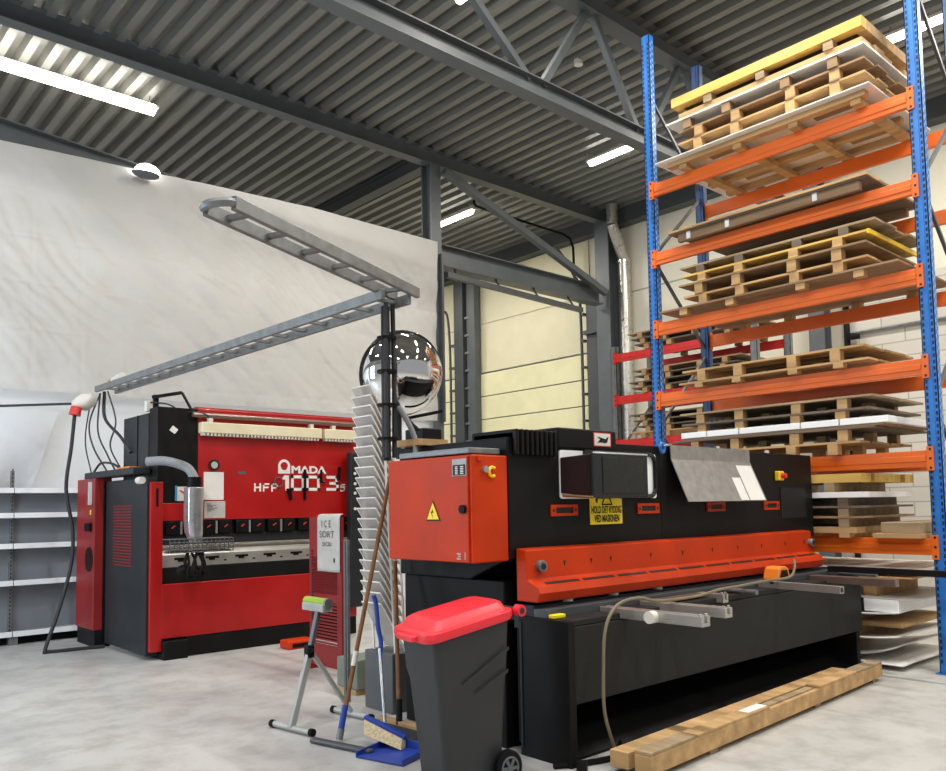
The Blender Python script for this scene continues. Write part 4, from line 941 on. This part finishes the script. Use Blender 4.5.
# ------------------------------------------------------------------ tray tower
t = thing('tray_tower', (3.95, 5.42, 0), 'tall tower of stacked clear sloping sheet trays left of the shear', 'tray rack')
box('base_cabinet', 'box_grey', t, 3.84, 5.27, 0.0, 4.22, 5.65, 0.46, 0.008)
yy0, yy1 = 5.325, 5.585
n = 22
for k in range(n):
    z = 0.80+k*0.0835; lean = (z-0.5)*0.075
    a, c = yy0+lean, yy1+lean*1.05
    b = MB()
    prof = [(3.79, z+0.05), (3.825, z), (4.015, z-0.32)]
    for (xa, za), (xb, zb) in zip(prof, prof[1:]):
        nv = Vector((zb-za, 0, xa-xb)).normalized()*0.0025
        vs = [Vector((xa, a, za)), Vector((xb, a, zb)), Vector((xb, c, zb)), Vector((xa, c, za))]
        b.prism(vs, nv)
    tr = b.build('tray', 'tray', t)
    b = MB()
    b.tube([(3.79, a, z+0.05), (3.79, c, z+0.05)], 0.006, 6)
    b.tube([(3.79, a, z+0.05), (3.825, a, z), (4.015, a, z-0.32)], 0.006, 6); b.tube([(3.79, c, z+0.05), (3.825, c, z), (4.015, c, z-0.32)], 0.006, 6)
    b.build('tray_rim', 'tray_wire', tr)
zt = 0.80+n*0.0835
for dx in (3.90, 4.0):
    MB().bar((dx, yy0-0.012, 0.46), (dx, yy0-0.012+(zt-0.55)*0.075, zt-0.05), 0.015, 0.012).build('side_rail', 'tray_wire', t)
    MB().bar((dx, yy1+0.014, 0.46), (dx, yy1+0.014+(zt-0.55)*0.079, zt-0.05), 0.015, 0.012).build('side_rail', 'tray_wire', t)

# ------------------------------------------------------------------ perforated red panel, post, box
t = thing('perforated_panel', (4.4, 7.12, 0), 'red perforated metal panel with a paper note hung over its top', 'panel')
b = MB()
X0 = 4.38
def hole_panel(b, y0, y1, z0, z1, nx, nz, fr):
    wy, wz = (y1-y0)/nx, (z1-z0)/nz
    for i in range(nx+1): b.box(X0, y0+i*wy-fr*wy, z0, X0+0.012, y0+i*wy+fr*wy, z1)
    for j in range(nz+1): b.box(X0, y0, z0+j*wz-fr*wz, X0+0.012, y1, z0+j*wz+fr*wz)
MB().box(X0-0.005, 6.82, 0.05, X0+0.02, 6.90, 1.52).box(X0-0.005, 7.34, 0.05, X0+0.02, 7.42, 1.52).box(X0-0.005, 6.9, 1.12, X0+0.02, 7.34, 1.52).box(X0-0.005, 6.9, 0.05, X0+0.02, 7.34, 0.26).box(X0-0.005, 6.9, 0.68, X0+0.02, 7.34, 0.76).build('frame', 'red_dark', t)
b = MB(); hole_panel(b, 6.9, 7.34, 0.76, 1.12, 14, 12, 0.24); b.build('mesh_field', 'red_dark', t)
b = MB()
for k in range(13): b.box(X0, 6.9, 0.27+k*0.032, X0+0.012, 7.34, 0.288+k*0.032)
b.build('mesh_field', 'red_dark', t)
box('mesh_backing', 'maroon', t, X0+0.03, 6.84, 0.3, X0+0.04, 7.4, 1.1)
b = MB()
for k in range(22): b.box(X0-0.012, 7.35, 0.5+k*0.032, X0-0.005, 7.37, 0.518+k*0.032)
b.build('slot_row', 'ink', t)
box('foot', 'red_dark', t, X0-0.02, 6.82, 0, X0+0.3, 6.87, 0.05); box('foot', 'red_dark', t, X0-0.02, 7.37, 0, X0+0.3, 7.42, 0.05)
# note hung over the panel
t2 = thing('paper_note', (4.36, 7.05, 0.98), 'worn white paper note with faded handwriting over the red perforated panel', 'note')
MB().grid(lambda u, v: Vector((4.362-0.004*math.sin(u*5)+(0.0 if v < 0.93 else 0.6*(v-0.93)), 6.83+0.42*u, 0.985+0.585*min(v, 0.97))), 12, 20).build('sheet', 'paper_dull', t2, smooth=True, solid=0.003)
text('handwriting', 'I C E', 'pencil', t2, (4.352, 7.15, 1.42), (0, -1, 0), UD, 0.17, 0.07)
text('handwriting', 'SORT', 'pencil', t2, (4.352, 7.19, 1.32), (0, -1, 0), UD, 0.27, 0.065)
text('handwriting', 'DC01', 'ink', t2, (4.352, 7.13, 1.235), (0, -1, 0), UD, 0.16, 0.04)
box('mark', 'ink', t2, 4.352, 6.91, 1.08, 4.356, 6.93, 1.12)
t = thing('profile_post', (3.84, 5.9, 0), 'tall square silver metal profile standing beside the red perforated panel', 'post')
MB().box(3.82, 5.87, 0.0, 3.85, 5.93, 1.34).build('profile', 'galv_dull', t, 0.004)
MB().box(3.812, 5.885, 0.01, 3.82, 5.915, 1.33).build('groove', 'steel_grey', t)
tagged(MB().box(4.0, 6.0, 0.05, 4.3, 6.32, 0.30), 'floor_box', 'green_grey', 'dull green grey box on the floor behind the silver profile', 'box', loc=(4.15, 6.16, 0), bevel=0.008)
bpy.context.view_layer.update()
tagged(MB().box(4.0, 6.02, 0.0, 4.28, 6.3, 0.048), 'wood_block', 'pine', 'pine plank under the green grey floor box', 'block', loc=(4.15, 6.16, 0))

# ------------------------------------------------------------------ silver duct on the wall
t = thing('rain_duct', (15.25, 11.66, 0), 'silver round duct with two elbows running down the back wall beside the column', 'duct')
MB().tube([(14.72, 11.52, 8.46), (14.72, 11.52, 8.0)], 0.125, 18).build('upper_pipe', 'duct', t, smooth=True)
MB().tube([(14.72, 11.52, 8.0), (14.76, 11.52, 7.9), (15.18, 11.6, 7.36), (15.22, 11.6, 7.24)], [0.125, 0.125, 0.135, 0.145], 18).build('elbow', 'duct', t, smooth=True)
MB().tube([(15.22, 11.6, 7.24), (15.22, 11.6, 0.02)], 0.15, 18).build('pipe', 'duct', t, smooth=True)
for z in (7.22, 5.2, 3.2): MB().tube([(15.22, 11.6, z), (15.22, 11.6, z+0.05)], 0.16, 18).build('joint', 'duct', t)
# wall pipes seen through the rack
t = thing('wall_pipe', (15.3, 6.58, 3), 'dark upright pipe with valves on the back wall seen through the orange rack', 'pipe')
MB().tube([(15.3, 6.58, 0), (15.3, 6.58, 5.5)], 0.055, 10).build('pipe', 'black', t)
for z in (4.62, 5.25): MB().tube([(15.18, 6.5, z), (15.3, 6.36, z)], [0.07, 0.05], 10).build('valve', 'black', t)
tagged(MB().tube([(15.34, 6.5, 4.7), (15.34, 1.5, 4.7)], 0.03, 8), 'wall_conduit', 'galv_dull', 'thin grey conduit running level along the white brick wall', 'conduit', loc=(15.34, 4, 4.7))

# ------------------------------------------------------------------ pallet racking
def rack(name, label, x0, x1, y0, y1, h, levels, mu, mu2, mb, bh, lab_rear=True, slots=True):
    t = thing(name, ((x0+x1)/2, (y0+y1)/2, 0), label, 'rack')
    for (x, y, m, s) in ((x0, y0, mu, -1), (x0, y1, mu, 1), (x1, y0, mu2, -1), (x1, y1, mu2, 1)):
        b = MB(); w = 0.12; f = 0.09
        fx = x-f/2
        b.box(fx, y-w/2, 0.01, fx+0.008, y+w/2, h); b.box(fx, y-w/2, 0.01, fx+f, y-w/2+0.008, h); b.box(fx, y+w/2-0.008, 0.01, fx+f, y+w/2, h)
        b.box(fx-0.006, y-0.018, 0.01, fx, y+0.018, h)
        if slots and x == x0:
            b.m(1); z = 0.1
            while z < h-0.1:
                for dy in (-0.038, 0.038): b.box(fx-0.002, y+dy-0.008, z, fx-0.0, y+dy+0.008, z+0.034)
                z += 0.06
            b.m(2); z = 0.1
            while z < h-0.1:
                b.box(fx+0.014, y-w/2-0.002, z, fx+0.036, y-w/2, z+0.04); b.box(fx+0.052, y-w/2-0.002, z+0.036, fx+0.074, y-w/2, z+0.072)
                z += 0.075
        u = b.build('upright', [m, 'ink', 'slot_light'], t)
        MB().box(fx-0.03, y-w/2-0.03, 0, fx+f+0.03, y+w/2+0.03, 0.009).build('foot_plate', m, u)
    for y in (y0, y1):
        z = 0.4; k = 0
        while z+1.05 < h:
            a = (x0, y, z); b_ = (x1, y, z+1.0)
            if k % 2: a, b_ = (x1, y, z), (x0, y, z+1.0)
            MB().bar(a, b_, 0.035, 0.03, up=(0, 1, 0)).build('frame_brace', 'galv_dull' if k % 2 == 0 else 'steel_dark', t)
            z += 1.06; k += 1
    for z in levels:
        for x, s in ((x0, -1), (x1, 1)):
            xa = x-0.055 if s < 0 else x+0.0
            bm_ = MB().box(xa, y0+0.062, z, xa+0.05, y1-0.062, z+bh)
            if s < 0: bm_.box(xa-0.008, y0+0.075, z+bh*0.32, xa+0.001, y1-0.075, z+bh*0.68)
            bm_ = bm_.build('beam', mb, t, 0.005)
            for y, q in ((y0, 1), (y1, -1)):
                yy = y+q*0.06; b = MB()
                b.box(xa-0.012, min(yy, yy-q*0.055), z-0.035, xa+0.0, max(yy, yy-q*0.055), z+bh+0.035); b.box(xa-0.012, min(yy, yy+q*0.006), z-0.035, xa+0.055, max(yy, yy+q*0.006), z+bh+0.035)
                if s < 0:
                    b.m(1)
                    for k in range(3): b.tube([(xa-0.014, y+q*0.033, z-0.01+k*(bh+0.02)/2), (xa-0.0115, y+q*0.033, z-0.01+k*(bh+0.02)/2)], 0.012, 8)
                b.build('beam_connector', [mb, 'ink'], bm_)
    return t
LV = [1.08, 1.90, 2.765, 3.63, 4.50, 5.36]
BH = 0.155
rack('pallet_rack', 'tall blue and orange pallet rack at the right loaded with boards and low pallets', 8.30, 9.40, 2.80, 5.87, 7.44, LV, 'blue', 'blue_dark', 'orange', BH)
rack('pallet_rack', 'lower grey rack with red beams standing behind the blue and orange rack', 12.0, 13.1, 6.62, 9.42, 4.5, [2.62, 3.42, 4.20], 'galv_dull', 'galv_dull', 'rack_red', 0.15, slots=False)

# ------------------------------------------------------------------ boards and low pallets on the rack
def low_pallet(label, z0, z1, ya, yb, xa, xb, deck='pine', blk='pine', sheet=None, runner=True, group=None, deck_t=0.022, ys=None, name='low_pallet', bearer=False):
    """low pallet: deck boards, blocks, bottom runners between z0 and z1"""
    t = thing(name, ((xa+xb)/2, (ya+yb)/2, z0), label, 'pallet', group)
    rb = 0.018 if runner else 0.0
    L_ = yb-ya
    if sheet:
        box('deck', sheet, t, xa, ya, z1-deck_t, xb, yb, z1, 0.002)
    else:
        b = MB()
        nb = 5; w = (xb-xa)/nb
        for k in range(nb):
            o = (random.random()-0.5)*0.06
            b.box(xa+k*w+0.012, ya+o if k else ya, z1-deck_t, xa+(k+1)*w-0.012, yb-abs(o) if k else yb, z1)
        b.build('deck', deck, t)
    ys = ys or [ya+0.14*L_, ya+0.36*L_, ya+0.66*L_, ya+0.88*L_]
    for y in ys:
        if bearer: MB().box(xa+0.01, y-0.05, z0+rb, xb-0.02, y+0.05, z1-deck_t).build('bearer', blk, t)
        else:
            for x in (xa+0.01, (xa+xb)/2-0.05, xb-0.11): MB().box(x, y-0.05, z0+rb, x+0.10, y+0.05, z1-deck_t).build('block', blk, t)
        if runner: MB().box(xa, y-0.05, z0, xb, y+0.05, z0+rb-0.0005).build('runner', deck, t)
    return t
def board(label, z0, z1, ya, yb, xa, xb, m, name='wood_sheet', cat='board', bevel=0.002, group=None):
    return tag(box(name, m, None, xa, ya, z0, xb, yb, z1, bevel, loc=((xa+xb)/2, (ya+yb)/2, z0)), label, cat, group)
XA, XB = 8.12, 9.42
T = [z+BH+0.001 for z in LV]     # beam tops
# top level
z = T[5]
t = thing('battened_panel', (8.75, 4.4, z), 'white panel with pine battens under it resting on the topmost orange beams', 'panel')
box('sheet', 'white_sheet', t, 8.02, 3.12, z+0.115, 9.62, 5.62, z+0.135, 0.01)
b = MB()
for y in (3.3, 3.95, 4.6, 5.3): MB().box(8.12, y-0.05, z, 9.55, y+0.05, z+0.055).build('batten', 'pine', t)
for x in (8.1, 8.5, 8.98, 9.4): MB().box(x, 3.2, z+0.056, x+0.1, 5.5, z+0.114).build('long_batten', 'pine', t)
for (x, y) in ((8.32, 3.6), (8.75, 4.2), (8.75, 5.0), (9.2, 3.6), (9.2, 4.9), (8.32, 4.85)): MB().box(x-0.09, y-0.22, z+0.108, x+0.09, y+0.22, z+0.1145).build('wood_patch', 'ply', t)
z += 0.136
low_pallet('tan pallet directly on the white battened panel of the top rack level', z, z+0.185, 3.2, 5.36, 8.12, 9.45, 'pine', 'pine'); z += 0.186
low_pallet('brown pallet second from below in the top rack stack under the white sheet', z, z+0.14, 3.2, 5.34, 8.12, 9.45, 'ply', 'pine'); z += 0.141
low_pallet('pallet covered by a thin white sheet in the top rack stack', z, z+0.13, 3.18, 5.5, 8.1, 9.5, sheet='white_sheet', blk='ply', runner=False); z += 0.131
low_pallet('yellow pine pallet below the topmost timber frame of the rack', z, z+0.085, 3.22, 5.35, 8.14, 9.4, 'pine', 'pine_yellow', deck_t=0.07, runner=False); z += 0.086
zz = z
t = thing('timber_crate', (8.75, 4.3, z), 'thick yellow pine timber frame on top of the highest rack stack', 'timber frame')
for y in (3.55, 4.3, 4.95): box('block', 'pine_grey', t, 8.13, y-0.05, z, 8.25, y+0.05, z+0.09); 
for y in (3.55, 4.95): box('block', 'pine_grey', t, 9.28, y-0.05, z, 9.4, y+0.05, z+0.09)
box('long_beam', 'pine_yellow', t, 8.12, 3.2, z+0.0905, 8.24, 5.43, z+0.20, 0.004)
box('long_beam', 'pine_yellow', t, 9.28, 3.2, z+0.0905, 9.4, 5.43, z+0.20, 0.004)
box('cross_beam', 'pine', t, 8.245, 3.2, z+0.0905, 9.275, 3.3, z+0.20, 0.004); box('cross_beam', 'pine', t, 8.245, 5.33, z+0.0905, 9.275, 5.43, z+0.20, 0.004)
box('deck', 'ply_dark', t, 8.245, 3.305, z+0.16, 9.275, 5.325, z+0.18)
# level 2
z = T[4]
t = thing('crate_lid', (8.75, 4.35, z), 'wide brown plywood lid with pine battens and small white tags on the second rack level', 'board')
box('sheet', 'pine', t, 8.06, 3.2, z+0.105, 9.46, 5.5, z+0.13, 0.002)
box('underside', 'ply_dark', t, 8.08, 3.22, z+0.09, 9.44, 5.48, z+0.1045)
box('front_batten', 'ply', t, 8.12, 3.3, z, 8.18, 5.4, z+0.0895); box('rear_batten', 'ply', t, 9.3, 3.3, z, 9.36, 5.4, z+0.0895)
for y in (3.75, 4.75, 5.25): box('clip', 'white_foam', t, 8.108, y-0.025, z+0.01, 8.119, y+0.025, z+0.09)
for x, y in ((8.35, 5.40), (8.9, 4.6), (8.4, 3.45), (9.25, 3.4)): box('top_block', 'pine', t, x-0.06, y-0.05, z+0.1305, x+0.06, y+0.05, z+0.23, 0.003)
# level 3
z = T[3]
low_pallet('wide brown pallet lying directly on the beams of the third rack level', z, z+0.09, 2.97, 5.68, 8.1, 9.55, sheet='ply', blk='pine', runner=False); z += 0.091
low_pallet('pale pallet second from below on the third rack level', z, z+0.125, 3.27, 5.37, 8.14, 9.4, 'pine', 'pine'); z += 0.126
low_pallet('brown topped pallet in the middle of the third rack level stack', z, z+0.14, 3.27, 5.42, 8.13, 9.4, sheet='ply', blk='pine'); z += 0.141
p = low_pallet('pallet with a bright yellow painted end on the third rack level', z, z+0.105, 3.26, 5.37, 8.13, 9.42, 'pine_yellow', 'pine')
box('painted_edge', 'yellow_paint', p, 8.13, 3.235, z+0.06, 9.42, 3.259, z+0.105)
z += 0.106
low_pallet('grey weathered pallet on top of the third rack level stack', z, z+0.10, 3.18, 5.4, 8.13, 9.45, 'pine_grey', 'ply_dark', runner=False); z += 0.1
# level 4
z = T[2]
low_pallet('lower of the two pale pallets on the fourth rack level', z, z+0.07, 3.3, 5.46, 8.12, 9.4, 'pine', 'pine', runner=False); z += 0.071
low_pallet('upper of the two pale pallets on the fourth rack level', z, z+0.135, 3.34, 5.41, 8.12, 9.4, 'pine', 'pine', runner=False)
z += 0.137
# level 5
z = T[1]
low_pallet('lowest long pine pallet resting on the fifth rack beams', z, z+0.13, 3.42, 5.4, 8.12, 9.4, 'pine', 'pine', runner=False); z += 0.131
low_pallet('grey sheet topped pallet under the white foam on the fifth rack level', z, z+0.135, 3.27, 5.55, 8.12, 9.45, sheet='ply_dark', blk='pine', runner=False); z += 0.136
t = thing('foam_panels', (8.75, 4.3, z), 'row of bright white foam slabs strapped on a pallet on the fifth rack level', 'panel')
ys = [3.14, 3.62, 4.02, 4.72, 5.12, 5.46]
for a, c in zip(ys, ys[1:]): box('slab', 'white_foam', t, 8.13, a+0.008, z+0.02, 9.35, c-0.008, z+0.085, 0.004)
box('base_board', 'ply', t, 8.14, 3.2, z, 9.35, 5.44, z+0.0195)
z += 0.086
low_pallet('brown sheet topped pallet on the white foam slabs of the fifth rack level', z, z+0.10, 3.31, 5.44, 8.13, 9.42, sheet='ply_dark', blk='pine', runner=False); z += 0.101
low_pallet('topmost pallet of the fifth rack level stack', z, z+0.12, 3.28, 5.46, 8.13, 9.42, sheet='pine_grey', blk='pine', runner=False)
# level 6
z = T[0]
bl = [3.62, 4.2, 4.8, 5.3]
low_pallet('lowest pallet with a thick plank edge on the bottom rack beams', z, z+0.105, 3.5, 5.4, 8.12, 9.4, 'pine', 'pine', deck_t=0.06, runner=False, ys=bl, bearer=True); z += 0.106
low_pallet('second pallet from below on the bottom rack beams, thin board top', z, z+0.105, 3.43, 5.4, 8.12, 9.42, sheet='ply', blk='pine_grey', runner=False, ys=bl, bearer=True); z += 0.106
low_pallet('third pallet from below on the bottom rack beams', z, z+0.10, 3.43, 5.4, 8.12, 9.4, sheet='ply_dark', blk='pine_grey', runner=False, ys=bl, bearer=True); z += 0.101
low_pallet('pallet topped with white sheets on the bottom rack beams', z, z+0.135, 3.42, 5.4, 8.12, 9.35, sheet='white_foam', blk='ply_dark', runner=False, deck_t=0.055, ys=bl, bearer=True); z += 0.136
low_pallet('topmost pallet with a thick yellow plank edge on the bottom rack beams', z, z+0.18, 3.43, 5.4, 8.12, 9.4, 'pine_yellow', 'pine_grey', deck_t=0.085, runner=False, ys=[3.75, 4.5, 5.2], bearer=True)
z = T[0]
t = thing('block_crate', (8.5, 3.1, z), 'short stack of pine blocks beside the right blue upright on the bottom beams', 'block')
box('plank', 'pine', t, 8.13, 2.92, z, 9.4, 3.35, z+0.045, 0.004); box('blocks', 'pine_grey', t, 8.16, 2.93, z+0.0455, 9.35, 3.28, z+0.15, 0.006)
# floor stack under the rack
def wavy(label, z0, ya, yb, xa, xb, m, curl, name='board_sheet', th=0.014):
    b = MB().grid(lambda u, v: Vector((xa+(xb-xa)*v, ya+(yb-ya)*u, z0+curl*(max(0, 1-u*5)**2)+0.004*math.sin(v*7+u*3))), 24, 6)
    return tag(b.build(name, m, None, smooth=True, solid=th, loc=((xa+xb)/2, (ya+yb)/2, z0)), label, 'board')
def spacers(label, z0, z1, ys, xa, xb, m='pine'):
    t = thing('spacer_pallet', ((xa+xb)/2, sum(ys)/len(ys), z0), label, 'pallet')
    for y in ys: box('block', m, t, xa, y-0.06, z0, xb, y+0.06, z1, 0.004)
    return t
bx = [3.62, 4.3, 5.0]
spacers('lowest pine spacers on the floor under the rack', 0.0, 0.045, bx, 8.2, 9.3)
wavy('lowest white board of the floor stack under the rack', 0.055, 3.12, 5.4, 8.1, 9.5, 'white_sheet', 0.0)
spacers('dark spacers between the two lowest white boards on the floor', 0.064, 0.11, bx, 8.2, 9.3, 'ply_dark')
wavy('curled pale board above the lowest white board of the floor stack', 0.12, 3.2, 5.4, 8.12, 9.5, 'grey_sheet', 0.09)
spacers('brown spacers over the curled board of the floor stack', 0.129, 0.27, [3.95, 4.4, 5.0], 8.25, 9.3, 'pine')
wavy('wide pale board in the middle of the floor stack', 0.28, 3.15, 5.4, 8.1, 9.5, 'white_sheet', 0.04)
spacers('pine spacers over the wide pale board of the floor stack', 0.289, 0.40, bx, 8.25, 9.3, 'pine')
board('tan plywood board in the upper half of the floor stack', 0.401, 0.43, 3.12, 5.4, 8.12, 9.4, 'pine')
spacers('brown blocks above the tan board of the floor stack', 0.431, 0.50, bx, 8.25, 9.3, 'ply')
wavy('thin white sheet just below the white wrapped slab of the floor stack', 0.512, 3.14, 5.4, 8.1, 9.5, 'white_foam', 0.03)
t = thing('wrapped_slab', (8.75, 4.3, 0.53), 'white wrapped slab with a dark strap in the floor stack under the rack', 'slab')
box('slab', 'white_foam', t, 8.12, 3.14, 0.54, 9.4, 3.46, 0.66, 0.006); box('slab', 'white_foam', t, 8.12, 3.50, 0.54, 9.4, 5.4, 0.66, 0.006)
box('strap', 'ink', t, 8.11, 3.465, 0.535, 9.4, 3.495, 0.665)
box('lid', 'grey_sheet', t, 8.12, 2.98, 0.661, 9.45, 5.4, 0.675)
box('base', 'ply', t, 8.14, 3.3, 0.522, 9.35, 5.38, 0.539)
spacers('pine spacers on top of the white wrapped slab', 0.676, 0.86, [3.45, 4.3, 5.0], 8.25, 9.3, 'pine')
board('pale wide sheet on top of the floor stack below the bottom orange beam', 0.861, 0.875, 3.0, 5.45, 8.1, 9.5, 'pine')
spacers('dark spacers below the uppermost white sheet of the floor stack', 0.876, 0.925, [3.3, 4.3, 5.0], 8.25, 9.3, 'ply_dark')
board('uppermost white sheet of the floor stack below the bottom orange beam', 0.926, 0.945, 2.9, 5.45, 8.1, 9.55, 'white_sheet')

# pallets on the rack with red beams
rx0, rx1 = 11.9, 13.15
zs = [2.773, 3.573, 4.353]
names = {0: ['lowest', 'second', 'third', 'top'], 1: ['lowest', 'second', 'third', 'top'], 2: ['lowest', 'second', 'third', 'top']}
lv = ['bottom', 'middle', 'upper']
for i, z in enumerate(zs):
    n = 4 if i < 2 else 3
    for k in range(n):
        h = 0.105
        lab = '%s small pine pallet in the stack on the %s red beams of the grey rack' % (names[i][k] if k < n-1 else 'topmost', lv[i])
        low_pallet(lab, z, z+h, 6.75+0.06*((k*3) % 4), 9.05-0.07*((k*2+i) % 3), rx0, rx1, ('pine', 'pine_grey', 'ply_dark')[(k+i) % 3], 'pine', sheet=(None, 'ply_dark')[(k+i) % 2], runner=False)
        z += h+0.001

# ------------------------------------------------------------------ light
def area(name, loc, size, power, col=(1, 0.95, 0.86), rot=(0, 0, 0)):
    l = bpy.data.lights.new(name, 'AREA'); l.shape = 'RECTANGLE'; l.size, l.size_y = size; l.energy = power; l.color = col
    o = bpy.data.objects.new(name, l); o.location = loc; o.rotation_euler = rot; C.objects.link(o); return o
P_ = {-4.5: 150, 0.8: 170, 4.2: 180, 8.4: 150, 14.5: 160, 19: 160}
for x in (-3, 2.2, 7.0, 12.3):
    for y in (-4.5, 0.8, 4.2, 8.4, 14.5, 19):
        e = P_[y]
        if y == 8.4 and x < 3: e = 45
        if y == 0.8 and x > 3: e = 260
        area('roof_fill_light', (x, y, 8.2), (0.14, 1.6), e, (1, 0.96, 0.88) if x > 3 else (0.97, 0.98, 1.0))  # unseen ceiling lights at assumed positions; nearer rows added to fill front faces
# cool daylight from a tall window at the left
area('window_daylight', (-2.8, 9.2, 2.6), (3.4, 2.5), 330, (0.70, 0.85, 1.0), (0, math.radians(-90), math.radians(12)))
w = bpy.data.worlds.new('world'); sc.world = w; w.use_nodes = True
bg = w.node_tree.nodes['Background']; bg.inputs[0].default_value = (0.97, 0.98, 1.0, 1); bg.inputs[1].default_value = 0.32

vs = sc.view_settings
vs.view_transform = 'Standard'; vs.look = 'None'; vs.exposure = 0.0; vs.gamma = 1; vs.use_curve_mapping = False
